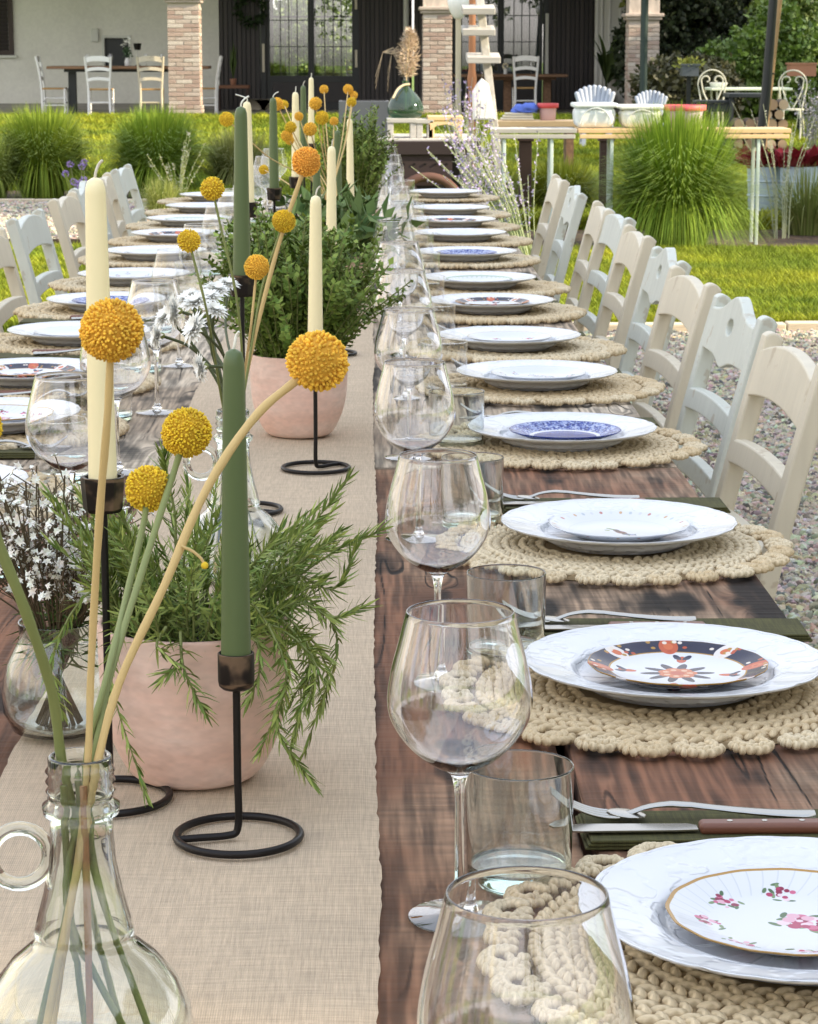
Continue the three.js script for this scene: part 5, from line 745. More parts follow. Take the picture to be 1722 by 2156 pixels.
{ // rustic shelf ladder with an orange post, globe lamp, white cloth
  const Z = 15.2, foot = onG(1048, Z), t = thing('shelf_ladder', 'weathered grey ladder with shelf boards beside the middle column', 'ladder', foot); const L = p => p.sub(foot), o = [A(1003, -60, Z + 0.3), A(1047, 300, Z - 0.02)];
  const low = o[1].clone(); low.y = 0; low.x += 0.07; part('rail', bar(L(low.clone()), L(o[0].clone()), 0.058, 0.04), M.greyWood, t);
  [[20, 972, 1041], [64, 972, 1041], [122, 982, 1052]].forEach(([y, a, b], i) => { const p = A(a, y, Z + 0.2), q = A(b, y, Z + 0.2), g = box(q.x - p.x, 0.045, 0.26, 0, 0, 0, 0.006); g.rotateX(0.12); g.translate((p.x + q.x) / 2 - foot.x, p.y - foot.y, p.z - foot.z); part('shelf_board', uvBox(g), M.greyWood, t); });
  const q = thing('orange_post', 'turned orange brown wooden post behind the grey ladder', 'post', onG(993, Z + 0.75)); part('post', lathe([[0, 0], [0.032, 0], [0.032, 0.5], [0.027, 0.6], [0.029, 1.0], [0.036, 1.08], [0.026, 1.15], [0.025, 1.7], [0.02, 1.75], [0, 1.75]], 14), std([0.38, 0.17, 0.08], 0.7), q);
  const gl = thing('globe_lamp', 'white globe lantern on a pale pole beside the middle column', 'lantern', onG(964, Z + 1.4)); const gy = A(964, 12, Z + 1.4).y; part('pole', cyl(0.022, 0.022, gy - 0.1, 0, 0, 0, 10), std([0.5, 0.45, 0.33], 0.7), gl); part('globe', lathe(smooth([[0.001, -0.105], [0.03, -0.095], [0.07, -0.03], [0.083, 0.03], [0.07, 0.085], [0.03, 0.11], [0.001, 0.112]], 24), 28), phy([0.82, 0.84, 0.82], 0.35, {}), gl, 0, gy, 0);
  const cp = A(1018, 250, Z + 0.1), c = thing('white_cloth', 'white cloth hanging over the foot of the grey ladder', 'cloth', [cp.x, A(1018, 252, Z + 0.1).y, cp.z]), s = poly([[-0.075, 0], [-0.08, 0.2], [-0.05, 0.25], [-0.015, 0.29], [0.03, 0.25], [0.085, 0.0]].map(([x, y]) => [x * 1, y])), g = ext(s, 0.05, 0.012); part('cloth', g, M.white, c);
}
{ // low board bench behind, towels, tubs and the cloth-covered table
  const Z = 17.5, x0 = A(1030, 255, Z).x, x1 = A(1212, 255, Z).x, h = A(1100, 253, Z).y, t = thing('board_bench', 'brown board bench under the blue cloth and pink tub', 'bench', [(x0 + x1) / 2, 0, -Z * K]); part('seat', uvBox(box(x1 - x0, 0.05, 0.34, 0, h - 0.025, 0, 0.008)), M.paleWood, t); for (const s of [-1, 1]) part('leg', box(0.06, h - 0.052, 0.3, s * (x1 - x0) * 0.42, (h - 0.052) / 2, 0), M.tableTop, t);
  const fold = (x, label, mat, w, hh) => { const p = A(x, 250, Z), q = thing('folded_cloth', label, 'cloth', [p.x, h + 0.001, -Z * K]); for (let k = 0; k < 3; k++) part('fold', new RoundedBoxGeometry(w - k * 0.02, hh / 3 - 0.002, 0.2 - k * 0.02, 3, hh / 8).translate((k - 1) * 0.006, hh / 6 + k * hh / 3, 0), mat, q); };
  fold(1090, 'pale folded cloth under the blue one on the board bench', M.chairCream, 0.26, 0.06); { const p = A(1106, 250, Z), q = thing('folded_cloth', 'crumpled bright blue cloth on the board bench', 'cloth', [p.x, h + 0.0625, -Z * K]); const g = new THREE.SphereGeometry(1, 28, 16), a = g.attributes.position; for (let i = 0; i < a.count; i++) { const x = a.getX(i), y = a.getY(i), z = a.getZ(i), n = 0.7 + 0.6 * vnoise(x * 4 + 20, y * 4 + z * 3 + 20, 99, 99, 3); a.setXYZ(i, x * 0.10 * n, Math.max(0, y * 0.055 * n + 0.02), z * 0.09 * n); } g.computeVertexNormals(); part('cloth', g, std([0.08, 0.14, 0.50], 0.8), q); }
  const tub = (dx, Zt, base, r1, r2, hh, body, rim, label) => { const p = A(dx, 250, Zt), q = thing('tub', label, 'tub', [p.x, base, -Zt * K]); part('body', lathe([[0, 0], [r1, 0], [r2, hh], [r2 - 0.012, hh], [r1 - 0.012, 0.02], [0, 0.02]], 32), body, q); part('rim', lathe([[r2 - 0.004, hh - 0.035], [r2 + 0.015, hh - 0.03], [r2 + 0.015, hh + 0.004], [r2 - 0.014, hh + 0.004], [r2 - 0.014, hh - 0.02]], 32), rim, q); return q; };
  tub(1153, Z, h + 0.001, 0.062, 0.072, 0.13, std([0.62, 0.42, 0.42], 0.6), std([0.62, 0.07, 0.07], 0.5), 'small pink tub with a red rim on the board bench');
  // lidded tubs standing on the long pale table
  { const Zt = 14.55, top = A(1300, 271, 14.4).y + 0.001; for (const [d0, d1, y0, c, w] of [[1204, 1297, 217, [0.74, 0.80, 0.82], 'larger pale blue white serving tub on the long pale table, left one'], [1301, 1394, 221, [0.76, 0.78, 0.76], 'milky white serving tub on the long pale table, right one']]) {
    const a = A(d0, y0, Zt), b = A(d1, y0, Zt), wd = b.x - a.x - 0.012, h = a.y - top, q = thing('serving_tub', w, 'tub', [(a.x + b.x) / 2, top, -Zt * K]), m = std(c, 0.35);
    part('body', (() => { const g = new RoundedBoxGeometry(wd, h - 0.02, 0.27, 4, 0.05), p = g.attributes.position; for (let i = 0; i < p.count; i++) { const k = 0.90 + 0.10 * (p.getY(i) / h + 0.5); p.setX(i, p.getX(i) * k); p.setZ(i, p.getZ(i) * k); } g.computeVertexNormals(); g.translate(0, (h - 0.02) / 2, 0); return g; })(), m, q); part('lid', new RoundedBoxGeometry(wd + 0.012, 0.03, 0.285, 3, 0.012).translate(0, h - 0.012, 0), m, q);
    const P = []; for (let k = 0; k <= 12; k++) { const t = k / 12 * Math.PI; P.push(V(Math.cos(t) * wd * 0.36, 0.03 + Math.sin(t) * (h - 0.06), 0.139)); } part('handle', rod(P, 0.0045, 30, 6), std(c.map(x => x * 0.8), 0.4), q); for (const s of [-0.3, 0, 0.3]) part('rib', box(0.006, h * 0.6, 0.006, s * wd, h * 0.42, 0.135), m, q); } }
  for (const [dx, w, y, x2] of [[1251, 'left', 180, 0.95], [1369, 'right', 190, 0.72]]) { // scalloped shell chairs
    const Zs = 27, p = onG(dx, Zs), q = thing('shell_chair', `pale grey blue chair with a fluted shell back behind the cloth table, ${w} one`, 'chair', p), m = std([0.42, 0.47, 0.57], 0.6), hB = A(dx, y, Zs).y, n = 9; for (let k = 0; k < n; k++) { const f = (k - (n - 1) / 2) / ((n - 1) / 2), tilt = f * 0.30, hh = (hB - 0.36) * (1 - 0.14 * f * f), g = new THREE.CapsuleGeometry(0.026 * x2 + 0.004, hh - 0.04, 4, 8); g.scale(1, 1, 0.6); g.translate(0, hh / 2, 0); g.rotateZ(-tilt); g.translate(f * 0.12 * x2, 0.36, -0.08 * (1 - f * f)); part('flute', g, m, q); } part('seat', box(0.42 * x2, 0.05, 0.42, 0, 0.35, 0.18, 0.02), m, q); for (const s of [-1, 1]) for (const z of [0, 0.36]) part('leg', box(0.045, 0.33, 0.045, s * 0.17 * x2, 0.165, z), m, q); }
  tub(1440, 14.55, A(1300, 271, 14.4).y + 0.001, 0.115, 0.132, 0.148, std([0.56, 0.46, 0.62], 0.5), std([0.62, 0.10, 0.12], 0.5), 'lilac tub with a red rim on the long pale table');
}
{ // right rear corner: iron chairs, small white table, dark bench, logs, posts, pots
  const m = std([0.50, 0.50, 0.42], 0.5), iron = (dx, Z, turn, w) => { const q = thing('iron_chair', `white wrought iron chair with a heart shaped back, ${w}`, 'chair', onG(dx, Z, 0.02), turn, 'white iron garden chairs'), hB = 0.97, P = []; for (let i = 0; i <= 18; i++) { const a = -0.35 + i / 18 * (Math.PI + 0.7); P.push(V(Math.cos(a) * 0.19, hB - 0.19 + Math.sin(a) * 0.19, -0.05)); } part('back_hoop', rod([V(0.14, 0.46, 0), ...P, V(-0.14, 0.46, 0)], 0.010, 60, 6), m, q); for (const s of [-1, 1]) { const C = []; for (let i = 0; i <= 20; i++) { const a = i / 20 * 4.6, rr = 0.075 * (1 - i / 26); C.push(V(s * (0.075 + Math.cos(a + 3.14) * rr * -1 * 1), hB - 0.14 + Math.sin(a) * rr, -0.045)); } part('scroll', rod(C.concat(), 0.010, 50, 6), m, q); part('heart_bar', rod([V(s * 0.15, hB - 0.14, -0.045), V(s * 0.12, 0.68, -0.03), V(s * 0.02, 0.47, 0)], 0.010, 16, 6), m, q); part('front_leg', rod([V(s * 0.18, 0.45, 0.36), V(s * 0.2, 0.2, 0.38), V(s * 0.19, 0, 0.42)], 0.013, 10, 6), m, q); part('rear_leg', rod([V(s * 0.14, 0.46, 0), V(s * 0.17, 0, -0.1)], 0.013, 1, 6), m, q); } part('seat', cyl(0.2, 0.2, 0.02, 0, 0.45, 0.18, 28), m, q); };
  iron(1497, 29.5, 0, 'left of the small white table'); iron(1664, 29, -0.35, 'right of the black lamp post');
  { const Z = 30, a = A(1490, 184, Z), b = A(1660, 184, Z), q = thing('garden_table', 'small pale green garden table between the iron chairs', 'table', [(a.x + b.x) / 2, 0.02, -Z * K]); part('top', box(b.x - a.x, 0.035, 0.7, 0, a.y - 0.04, 0, 0.008), std([0.62, 0.68, 0.55], 0.5), q); for (const s of [-1, 1]) for (const z of [-0.28, 0.28]) part('leg', rod([V(s * (b.x - a.x) * 0.42, a.y - 0.06, z), V(s * (b.x - a.x) * 0.38, 0, z)], 0.015, 1, 6), m, q); const dish = thing('white_dish', 'small white dish on the pale green garden table', 'dish', [A(1510, 180, Z).x, a.y - 0.0015, -Z * K + 0.1]); part('dish', lathe([[0, 0], [0.1, 0], [0.13, 0.07], [0.12, 0.07], [0.09, 0.012], [0, 0.012]], 24), M.white, dish); }
  { const Z = 26, dk = std([0.022, 0.028, 0.032], 0.5), q = thing('dark_bench', 'dark slatted bench in front of the left iron chair', 'bench', onG(1500, Z)), h = A(1500, 211, Z).y; for (let k = 0; k < 4; k++) part('slat', box(0.46, 0.03, 0.09, 0, h - 0.015, -0.15 + k * 0.1, 0.004), dk, q); part('apron', box(0.42, 0.10, 0.03, 0, h - 0.082, 0.16), dk, q); for (const s of [-1, 1]) for (const z of [-0.14, 0.13]) part('leg', box(0.045, h - 0.034, 0.04, s * 0.2, (h - 0.034) / 2, z), dk, q);
    const q2 = thing('dark_table', 'low dark table above the stacked logs', 'table', onG(1569, Z)), h2 = A(1569, 196, Z).y; part('top', box(0.50, 0.05, 0.5, 0, h2 - 0.025, 0, 0.008), dk, q2); for (const s of [-1, 1]) for (const z of [-0.2, 0.2]) part('leg', box(0.05, h2 - 0.052, 0.05, s * 0.21, (h2 - 0.052) / 2, z), dk, q2);
    const r = rngOf(44), lm = [[0.52, 0.36, 0.22], [0.42, 0.28, 0.17], [0.60, 0.45, 0.30]].map(c => std(c, 0.85)), bark = std([0.10, 0.07, 0.05], 0.95); const stack = (dx, n, w, label, zz) => { const b = onG(dx, zz), s = thing('log_stack', label, 'logs', b); let k = 0; for (let row = 0; row < n; row++) for (let c = 0; c < w; c++) { const R = 0.055 + r() * 0.018, x = (c - (w - 1) / 2) * 0.135 + (row % 2) * 0.05, y = 0.065 + row * 0.115, g = cyl(R, R * 0.95, 0.3, 0, -0.15, 0, 9); g.rotateX(Math.PI / 2); const l = part('log', g, bark, s, x, y, (r() - 0.5) * 0.05); part('cut_face', cyl(R * 0.93, R * 0.93, 0.006, 0, 0, 0, 9).rotateX(Math.PI / 2).translate(0, 0, 0.152), lm[k++ % 3], l); } }; stack(1566, 4, 3, 'stack of split logs under the low dark table', 25.6); stack(1622, 6, 2, 'taller narrow stack of logs beside the black post', 25.4); }
  { const Z = 24.8, a = A(1612, 200, Z), b = A(1634, -80, Z), q = thing('lamp_post', 'black leaning post in front of the trees on the right', 'post', [a.x, 0, -Z * K]); part('post', rod([V(-0.06, 0, 0), V(a.x - q.position.x, a.y, 0), V(b.x - q.position.x, b.y, 0)], t => 0.062 - 0.012 * t, 3, 16, false), std([0.008, 0.01, 0.012], 0.4), q); const q2 = thing('wooden_stake', 'thin orange wooden stake just behind the black post', 'stake', [a.x + 0.08, 0, -Z * K - 0.3]); part('stake', rod([V(-0.05, 0, 0), V(0.14, 2.3, 0)], 0.028, 1, 8), std([0.42, 0.26, 0.13], 0.8), q2); part('tie', new THREE.TorusGeometry(0.032, 0.008, 6, 14).rotateX(1.57).translate(0.03, 1.0, 0), M.iron, q2); }
  { const Z = 33, a = A(1354, 186, Z), q = thing('green_post', 'dark green iron post in front of the right brick column', 'post', [a.x, rise(-Z * K), -Z * K]); part('post', cyl(0.058, 0.058, 2.8, 0, 0.02, 0, 16), std([0.012, 0.03, 0.028], 0.45), q); part('foot', cyl(0.10, 0.08, 0.06, 0, 0, 0, 16), std([0.012, 0.03, 0.028], 0.45), q); for (const s of [-1, 1]) { part('lamp_globe', ball(0.12, s * 0.16, A(1354, 0, Z).y + 0.08, 0, 18, 12), M.white, q); part('lamp_arm', rod([V(0, A(1354, 0, Z).y + 0.2, 0), V(s * 0.16, A(1354, 0, Z).y + 0.25, 0)], 0.012, 1, 6), M.iron, q); } }
  const planter = (x0, y0, x1, y1, Z, mat, label, post) => { const a = A(x0, y0, Z), b = A(x1, y1, Z), w = b.x - a.x, h = a.y - b.y, q = thing('planter_box', label, 'planter', [(a.x + b.x) / 2, b.y, -Z * K]); part('box', mg([box(w, h, 0.02, 0, h / 2, 0.14), box(w, h, 0.02, 0, h / 2, -0.14), box(0.02, h - 0.002, 0.258, -w / 2 + 0.01, h / 2, 0), box(0.02, h - 0.002, 0.258, w / 2 - 0.01, h / 2, 0), box(w - 0.045, 0.03, 0.255, 0, h * 0.7, 0)]), mat, q); part('rim', mg([box(w + 0.04, 0.025, 0.03, 0, h + 0.0135, 0.145), box(w + 0.04, 0.025, 0.03, 0, h + 0.0135, -0.145), box(0.03, 0.025, 0.255, -w / 2 - 0.003, h + 0.0135, 0), box(0.03, 0.025, 0.255, w / 2 + 0.003, h + 0.0135, 0)]), mat, q); part('support', box(0.06, b.y - 0.003, 0.06, 0, -b.y / 2, -0.05), M.darkFrame, q); return [q, w, h]; };
  { const [q, w, h] = planter(1434, 138, 1468, 160, 31, std([0.07, 0.085, 0.10], 0.6), 'dark window box with a yellow green plant before the hedge'); const L = new Leafer(), r = rngOf(61); for (let i = 0; i < 260; i++) { const d = rdir(r); d.y = Math.abs(d.y); L.leaf(V((r() - 0.5) * 0.2, h * 0.8, (r() - 0.5) * 0.15).addScaledVector(d, r() * 0.13), d, sideOf(d, r), 0.07, 0.035, gs(r, [0.18, 0.22, 0.05], [0.34, 0.34, 0.08])); } part('plant', L.done(), M.leaf, q); }
  { const [q, w, h] = planter(1660, 136, 1714, 160, 31, M.terraDark, 'terracotta trough on a post behind the right iron chair'); const L = new Leafer(), r = rngOf(62); for (let i = 0; i < 90; i++) { const d = rdir(r); d.y = Math.abs(d.y); L.leaf(V((r() - 0.5) * 0.3, h * 0.8, 0), d, sideOf(d, r), 0.1, 0.03, gs(r, [0.1, 0.14, 0.05], [0.2, 0.22, 0.08])); } part('plant', L.done(), M.leaf, q); }
  // pale blue tubs with dark red foliage at the right edge
  for (const [dx, Z, s, w] of [[1612, 16.2, 1, 'left one, beside the grass clump'], [1684, 16.0, 1.05, 'right one, at the picture edge']]) { const h = A(dx, 350, Z).y * 1, q = thing('blue_tub', `pale blue tub of dark red leaves, ${w}`, 'planter', onG(dx, Z), 0, 'pale blue tubs with red leaves'); const R = 0.135 * s; part('tub', lathe([[0, 0], [R * 0.85, 0], [R, h], [R - 0.012, h], [R * 0.83, 0.02], [0, 0.02]], 32), std([0.42, 0.52, 0.62], 0.55), q); for (let k = 1; k < 4; k++) part('band', new THREE.TorusGeometry(R * lerp(0.85, 1, k / 4) + 0.002, 0.006, 6, 40).rotateX(1.5708).translate(0, h * k / 4, 0), std([0.50, 0.60, 0.68], 0.5), q); const L = new Leafer(), r = rngOf(63 + dx); for (let i = 0; i < 90; i++) { const a = r() * 6.283, d = V(Math.cos(a) * 0.8, 0.3 + r() * 1.3, Math.sin(a) * 0.8).normalize(); L.leaf(V(Math.cos(a) * 0.06, h - 0.03, Math.sin(a) * 0.06).addScaledVector(d, r() * 0.08), d, sideOf(d, r).setY(0.1).normalize(), 0.11 + r() * 0.07, 0.10, gs(r, [0.16, 0.012, 0.022], [0.34, 0.03, 0.04], 0.5), 0.2); } part('leaves', L.done(), M.leaf, q); }
}
{ // white boards and banana plant before the right wall
  for (const [x0, y0, x1, y1, Z, w] of [[1254, -40, 1271, 150, 41.4, 'left'], [1274, -40, 1316, 92, 41.2, 'right']]) { const a = A(x0, y0, Z), b = A(x1, y1, Z), q = thing('leaning_board', `white board leaning on the wall right of the slatted door, ${w} one`, 'panel', [(a.x + b.x) / 2, PF, -Z * K - 0.05]); part('board', box(b.x - a.x, 2.6, 0.04, 0, 1.3, 0, 0.01), M.offWhite, q); for (const s of [-0.25, 0.25]) part('batten', box(0.03, 2.5, 0.02, s * (b.x - a.x), 1.3, 0.033, 0.004), M.white, q); }
  const a = A(1294, 126, 40.5), q = thing('arched_board', 'pale arched board standing behind the shell chairs', 'panel', [a.x, PF, -40.5 * K]), w = A(1317, 126, 40.5).x - a.x, h = a.y - PF, s = new THREE.Shape(); s.moveTo(-w, 0); s.lineTo(-w, h - w * 1.2); s.bezierCurveTo(-w, h * 1.02, w, h * 1.02, w, h - w * 1.2); s.lineTo(w, 0); part('board', ext(s, 0.04, 0.006, 16), M.offWhite, q); for (const k of [-0.4, 0, 0.4]) part('groove', box(0.012, h * 0.75, 0.01, k * w, h * 0.42, 0.049), M.white, q);
  const b = thing('banana_plant', 'tall plant with broad dark leaves in front of the white boards', 'plant', [A(1272, 250, 40.2).x, PF, -40.2 * K]), r = rngOf(66), pot2 = part('pot', lathe([[0, 0], [0.16, 0], [0.2, 0.35], [0.18, 0.35], [0.15, 0.3], [0, 0.3]], 24), M.terraDark, b); for (let i = 0; i < 13; i++) { const L = new Leafer(), aa = r() * 6.283, l = 0.7 + r() * 0.9, o = V(0, 0.32, 0), lean = 0.25 + r() * 0.5, P = [], W = []; for (let k = 0; k <= 8; k++) { const t = k / 8; P.push(V(Math.cos(aa) * lean * t * t * l + 0.12 * t, 0.32 + l * 1.2 * (t - 0.25 * t * t), Math.sin(aa) * lean * t * t * l * 0.5)); W.push(0.012 + 0.10 * Math.pow(Math.sin(Math.PI * Math.min(1, Math.max(0, (t - 0.25) / 0.76))), 0.8)); } const sd = V(-Math.sin(aa) * 0.5 + 0.4, 0, Math.cos(aa)).normalize(); L.strip(P.map((p, k) => p.clone().addScaledVector(sd, W[k])), P.map((p, k) => p.clone().addScaledVector(sd, -W[k])), gs(r, [0.02, 0.045, 0.015], [0.09, 0.13, 0.035])); part('leaf', L.done(), M.leaf, b); }
}

// ---------- garden plants ----------
function grassClump(label, dx, Z, h, sp, n, c0, c1, seed, wdt = 0.007) {
  const p = onG(dx, Z), t = thing('grass_clump', label, 'grass clump', p), r = rngOf(seed), L = new Leafer();
  for (let i = 0; i < n; i++) {
    const a = r() * 6.283, q = Math.sqrt(r()) * 0.13 * sp / 0.4, low = r() < 0.12, u = low ? 0.9 + 0.1 * r() : Math.pow(r(), 0.75), R = (low ? 0.9 : 1) * sp * u * (0.75 + 0.4 * r()), hh = h * Math.sqrt(Math.max(0.05, 1 - 0.80 * u * u)) * (0.75 + 0.3 * r()), o = V(Math.cos(a) * q, 0, Math.sin(a) * q), d = V(Math.cos(a), 0, Math.sin(a)), s = V(-Math.sin(a) + (r() - 0.5), 0, Math.cos(a) + (r() - 0.5)).normalize(), P = [];
    for (let k = 0; k <= 5; k++) { const x = k / 5, y = u > 0.55 ? hh * (low ? 3.2 * x - 3.1 * x * x : 2.1 * x - 1.25 * x * x) : hh * (1.35 * x - 0.35 * x * x); P.push(o.clone().addScaledVector(d, R * Math.pow(x, 1.5)).add(V(0, Math.max(0.004, y), 0))); }
    const W = [1, 1, 0.9, 0.75, 0.5, 0.06].map(x => x * wdt * 0.5 * (0.8 + 0.5 * r())), c = gs(r, c0, c1, 0.5); L.strip(P.map((p, k) => p.clone().addScaledVector(s, W[k])), P.map((p, k) => p.clone().addScaledVector(s, -W[k])), c);
  }
  part('blades', L.done(), M.grass, t); part('crown', ball(0.09, 0, 0.0, 0, 12, 8).scale(sp * 1.8, 0.6, sp * 1.8), M.bed, t); return t;
}
grassClump('big round clump of green ornamental grass on the right, behind the chairs', 1430, 14.1, 0.94, 0.55, 6000, [0.12, 0.22, 0.022], [0.32, 0.44, 0.055], 1001, 0.009);
grassClump('ornamental grass clump at the far left, beyond the gravel path', 88, 18.9, 0.82, 0.54, 4200, [0.13, 0.22, 0.022], [0.34, 0.42, 0.055], 1002, 0.010);
grassClump('ornamental grass clump between the left chairs and the portico', 330, 19.0, 0.82, 0.54, 4200, [0.13, 0.23, 0.022], [0.33, 0.44, 0.055], 1003, 0.010);
grassClump('paler feathery grass clump left of the tall green candle', 500, 19.2, 0.62, 0.48, 1800, [0.20, 0.24, 0.07], [0.36, 0.36, 0.14], 1004, 0.009);
grassClump('small grass tuft at the left picture edge', -20, 18.6, 0.6, 0.35, 1200, [0.14, 0.2, 0.04], [0.26, 0.32, 0.08], 1005, 0.010);
grassClump('wispy grass at the right edge in front of the blue tubs', 1702, 15.2, 0.5, 0.42, 500, [0.16, 0.22, 0.05], [0.32, 0.34, 0.12], 1006, 0.007);
grassClump('yellow green grass under the long pale table', 1180, 16.6, 0.50, 0.5, 1600, [0.20, 0.26, 0.03], [0.38, 0.40, 0.05], 1007, 0.010);
grassClump('yellow green grass left of the dark timber post', 1040, 17.2, 0.42, 0.5, 1200, [0.20, 0.26, 0.03], [0.38, 0.40, 0.05], 1008, 0.010);
function spikes(label, dx, Z, n, h, sp, lean, cs, cf, seed, from = 0.5, bud = 0.009, name = 'russian_sage') {
  const p = onG(dx, Z), t = thing(name, label, 'plant', p), r = rngOf(seed), st = [], L = new Leafer(), G = new Leafer();
  for (let i = 0; i < n; i++) {
    const a = r() * 6.283, q = Math.sqrt(r()), tip = V(Math.cos(a) * sp * q + lean * (0.5 + r()), h * (0.7 + 0.4 * r()), Math.sin(a) * sp * q * 0.6), P = [V(Math.cos(a) * 0.05, 0, Math.sin(a) * 0.05), V(tip.x * 0.35, tip.y * 0.5, tip.z * 0.35), tip], c = new THREE.CatmullRomCurve3(P); st.push(rod(P, k => 0.0035 * (1 - 0.6 * k), 8, 4));
    for (let k = 0; k < 26; k++) { const u = from + (1 - from) * r(), o = c.getPoint(u), d = rdir(r); L.leaf(o, d, sideOf(d, r), bud * (1 + r()), bud * 0.9, gs(r, cf[0], cf[1], 0.3)); }
    for (let k = 0; k < 14; k++) { const u = 0.08 + r() * 0.6, o = c.getPoint(u), d = rdir(r); d.y = Math.abs(d.y); G.leaf(o, d, sideOf(d, r), 0.035, 0.006, gs(r, cs[0], cs[1], 0.3)); }
  }
  part('stems', mg(st), std(cs[1], 0.8), t).userData = { kind: 'stuff' }; part('flower_spikes', L.done(), M.leaf, t).userData = { kind: 'stuff' }; part('leaves', G.done(), M.leaf, t).userData = { kind: 'stuff' };
}
spikes('silvery sage with lilac spikes leaning over the end of the table', 1120, 11.6, 44, 0.86, 0.30, -0.30, [[0.16, 0.22, 0.09], [0.36, 0.42, 0.24]], [[0.36, 0.30, 0.56], [0.56, 0.50, 0.70]], 1101, 0.5, 0.012);
spikes('lilac sage in front of the old cart', 1000, 13.4, 24, 1.0, 0.22, -0.04, [[0.16, 0.2, 0.12], [0.34, 0.36, 0.28]], [[0.30, 0.22, 0.46], [0.52, 0.44, 0.66]], 1102, 0.4, 0.016);
spikes('lilac sage spikes reaching up beside the orange post', 975, 15.9, 16, 1.05, 0.2, -0.02, [[0.16, 0.2, 0.12], [0.34, 0.36, 0.28]], [[0.34, 0.27, 0.48], [0.56, 0.48, 0.68]], 1103, 0.3, 0.018);
spikes('pale green flower spikes between the left chairs and the table', 372, 16.4, 16, 0.62, 0.26, 0, [[0.22, 0.28, 0.08], [0.42, 0.46, 0.18]], [[0.40, 0.46, 0.30], [0.62, 0.56, 0.46]], 1104, 0.35, 0.012, 'flower_spikes');
grassClump('pale yellow green tuft at the foot of the flower spikes', 340, 16.3, 0.36, 0.24, 700, [0.28, 0.34, 0.08], [0.46, 0.48, 0.16], 1009, 0.008);
spikes('pale wispy spikes at the right picture edge', 1650, 14.9, 12, 0.9, 0.42, -0.05, [[0.24, 0.3, 0.16], [0.42, 0.46, 0.3]], [[0.44, 0.46, 0.40], [0.62, 0.62, 0.52]], 1105, 0.4, 0.009, 'flower_spikes');
spikes('grey lilac bush behind the right iron chair', 1712, 24, 30, 0.95, 0.35, 0, [[0.14, 0.18, 0.1], [0.26, 0.28, 0.2]], [[0.3, 0.28, 0.34], [0.44, 0.42, 0.46]], 1106, 0.4, 0.02);
{ // purple verbena
  const p = onG(165, 17.4), t = thing('verbena', 'purple verbena flower heads left of the cream candle', 'flowers', p), r = rngOf(1110), st = [], L = new Leafer(); for (const [dx, dy] of [[148, 345], [172, 350], [178, 342], [138, 366], [155, 382], [170, 386], [176, 378], [160, 395], [168, 398]]) { const e = A(dx, dy, 17.4 + (r() - 0.5) * 0.2).sub(p); st.push(rod([V((r() - 0.5) * 0.1, 0, 0), V(e.x * 0.6, e.y * 0.5, e.z), e], 0.004, 8, 4)); for (let k = 0; k < 40; k++) { const d = rdir(r); L.leaf(e.clone().addScaledVector(d, 0.018), d, sideOf(d, r), 0.016, 0.014, gs(r, [0.26, 0.18, 0.46], [0.44, 0.32, 0.60])); } } part('stems', mg(st), M.stemGreen, t); part('flower_heads', L.done(), M.leaf, t);
}

// ---------- trees ----------
M.bark = std([1, 1, 1], 0.95, { map: tex(128, 256, (u, v) => { const n = fbm(u, v, 14, 6, 4, 191); return mix3([52, 44, 36], [112, 98, 82], n); }), bumpMap: tex(128, 256, (u, v) => 255 * fbm(u, v, 14, 6, 4, 193), false), bumpScale: 0.02 });
const clusterG = (n, l, w, seed) => { const L = new Leafer(), r = rngOf(seed); for (let i = 0; i < n; i++) { const d = rdir(r); d.y = d.y * 0.6 - 0.15; d.normalize(); const g = 0.75 + r() * 0.5; L.leaf(V((r() - 0.5) * l * 1.6, (r() - 0.5) * l * 1.3, (r() - 0.5) * l * 1.6), d, sideOf(d, r), l * (0.7 + r() * 0.5), w, [g, g, g * 0.9], 0.15); } return L.done(); };
const clus = [clusterG(11, 0.13, 0.075, 1), clusterG(11, 0.16, 0.06, 2), clusterG(13, 0.09, 0.06, 3)];
M.treeLeaf = phy([1, 1, 1], 0.55, { vertexColors: true, side: THREE.DoubleSide, transmission: 0.35, thickness: 0 }); M.shadeLeaf = std([1, 1, 1], 0.6, { vertexColors: true, side: THREE.DoubleSide });
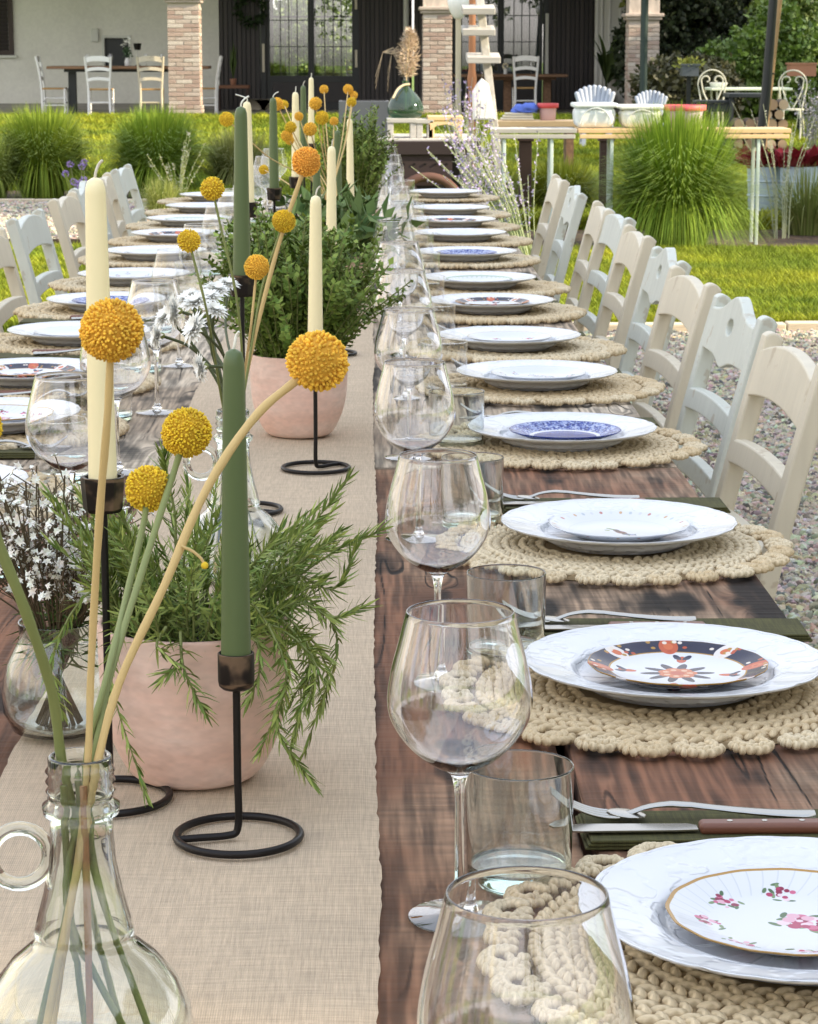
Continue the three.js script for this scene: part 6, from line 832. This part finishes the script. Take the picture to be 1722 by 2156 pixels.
function tree(name, label, pos, H, R, n, c0, c1, seed, kind, group, low = 0.3, sy = 1) {
  const t = thing(name, label, 'tree', pos, 0, group), r = rngOf(seed), limbs = [], tips = [], th = H * (low + 0.15);
  const tr = [V(0, 0, 0), V((r() - 0.5) * 0.2, th * 0.5, (r() - 0.5) * 0.2), V((r() - 0.5) * 0.3, th, (r() - 0.5) * 0.3)];
  part('trunk', rod(tr.concat([tr[2].clone().add(V(0, H * 0.3, 0))]), q => H * 0.022 * (1 - 0.6 * q), 16, 12), M.bark, t);
  for (let i = 0; i < 12; i++) { const a = i * 2.4 + r(), u = 0.35 + 0.6 * r(), e = V(Math.cos(a) * R * u, lerp(H * (low + 0.05), H * 0.93, r()), Math.sin(a) * R * u), s = V(0, th * (0.65 + 0.35 * r()), 0); limbs.push(rod([s, s.clone().lerp(e, 0.5).add(V(0, R * 0.08, 0)), e], q => H * 0.009 * (1 - 0.8 * q), 10, 6)); tips.push(e); }
  for (let i = 0; i < 26; i++) { const d = rdir(r); tips.push(V(d.x * R * 0.85, H * (low + (1 - low) * (0.5 + 0.48 * d.y)), d.z * R * 0.85)); }
  part('limbs', mg(limbs), M.bark, t);
  const im = new THREE.InstancedMesh(clus[kind], name === 'shade_tree' ? M.shadeLeaf : M.treeLeaf, n); im.name = 'crown'; im.castShadow = im.receiveShadow = true; im.userData = { kind: 'stuff' };
  for (let i = 0; i < n; i++) { const o = tips[Math.floor(r() * tips.length)], d = rdir(r), q = R * 0.42 * Math.pow(r(), 0.5), p = o.clone().addScaledVector(d, q); p.y = Math.max(H * low * 0.8, p.y); _q.setFromAxisAngle(rdir(r), r() * 6.28); _s.setScalar(0.8 + r() * 0.7); im.setMatrixAt(i, _m.compose(p, _q, _s)); im.setColorAt(i, _c.setRGB(...gs(r, c0, c1, 0.5))); }
  t.add(im); return t;
}
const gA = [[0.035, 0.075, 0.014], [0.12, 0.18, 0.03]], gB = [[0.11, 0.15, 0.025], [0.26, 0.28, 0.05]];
// behind the right side of the garden
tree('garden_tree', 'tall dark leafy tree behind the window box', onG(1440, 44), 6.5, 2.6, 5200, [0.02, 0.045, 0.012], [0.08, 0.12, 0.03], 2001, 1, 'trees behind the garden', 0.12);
tree('garden_tree', 'yellow green leafy tree hanging over the right of the picture', onG(1560, 41), 6.5, 2.6, 4200, ...gB, 2002, 0, 'trees behind the garden', 0.2);
tree('garden_tree', 'large mixed green tree at the right picture edge', onG(1720, 43), 7, 2.8, 5200, [0.07, 0.11, 0.022], [0.22, 0.26, 0.06], 2003, 1, 'trees behind the garden', 0.1);
tree('garden_shrub', 'low bright green bush behind the small garden table', onG(1610, 35), 1.65, 0.95, 2600, [0.09, 0.17, 0.025], [0.20, 0.30, 0.05], 2004, 2, null, 0.03);
tree('garden_shrub', 'bright green bush at the right edge behind the terracotta trough', onG(1712, 36.5), 2.5, 1.0, 2400, [0.10, 0.17, 0.03], [0.22, 0.30, 0.06], 2005, 2, null, 0.03);
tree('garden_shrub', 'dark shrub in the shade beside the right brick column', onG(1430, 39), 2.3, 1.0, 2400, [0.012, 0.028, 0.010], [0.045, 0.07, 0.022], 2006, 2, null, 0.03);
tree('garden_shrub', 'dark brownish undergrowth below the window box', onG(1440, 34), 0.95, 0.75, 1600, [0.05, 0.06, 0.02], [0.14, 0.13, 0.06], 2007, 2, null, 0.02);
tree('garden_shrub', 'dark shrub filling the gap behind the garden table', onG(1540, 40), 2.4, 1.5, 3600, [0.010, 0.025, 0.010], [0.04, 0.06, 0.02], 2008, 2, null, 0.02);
tree('hedge_bush', 'green hedge seen low through the glazed door', V(A(655, 100, 52).x, 0, -52 * K), 2.3, 1.9, 3000, [0.08, 0.14, 0.02], [0.18, 0.26, 0.04], 2010, 2, null, 0.0);
// the row of trees along the right side of the garden that shades the table
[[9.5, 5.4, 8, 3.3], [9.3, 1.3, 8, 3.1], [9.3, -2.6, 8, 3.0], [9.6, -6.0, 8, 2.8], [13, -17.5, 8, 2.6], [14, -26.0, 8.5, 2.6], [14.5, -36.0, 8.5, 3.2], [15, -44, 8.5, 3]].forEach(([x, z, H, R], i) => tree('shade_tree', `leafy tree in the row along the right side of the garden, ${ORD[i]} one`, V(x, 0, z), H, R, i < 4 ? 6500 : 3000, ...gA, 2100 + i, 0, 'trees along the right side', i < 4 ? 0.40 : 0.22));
// trees behind the camera, seen in the glasses and panes
[[2, 18, 9, 4]].forEach(([x, z, H, R], i) => tree('shade_tree', `leafy tree at the near end of the garden, ${ORD[i]} one`, V(x, 0, z), H, R, 1800, ...gA, 2200 + i, 0, 'trees at the near end', 0.22));

// white draped pergola along the left side of the garden, out of the picture: it shows in the glasses
{
  const x = -5.2, t = thing('draped_pergola', 'white pergola with long pale curtains along the left side of the garden', 'pergola', [x, 0, -3]), cm = std([0.78, 0.76, 0.72], 0.85, { side: THREE.DoubleSide });
  for (let k = 0; k < 7; k++) part('post', box(0.1, 2.9, 0.1, 0, 1.45, -7.5 + k * 2.5, 0.008), M.offWhite, t);
  part('beam', box(0.12, 0.14, 15.2, 0, 2.972, 0, 0.01), M.offWhite, t);
  for (let k = 0; k < 6; k++) for (const [s, w] of [[0.12, 0.75], [1.55, 0.8]]) { const g = new THREE.PlaneGeometry(w, 2.75, 48, 6), p = g.attributes.position; for (let i = 0; i < p.count; i++) { const q = p.getX(i); p.setZ(i, Math.sin(q * 38 + k) * 0.045 * (0.6 + 0.4 * (1.4 - p.getY(i)) / 2.8)); } g.rotateY(Math.PI / 2); g.computeVertexNormals(); part('curtain', g, cm, t, 0, 1.48, -7.4 + k * 2.5 + s + w / 2); }
}
renderer.render(scene, camera);
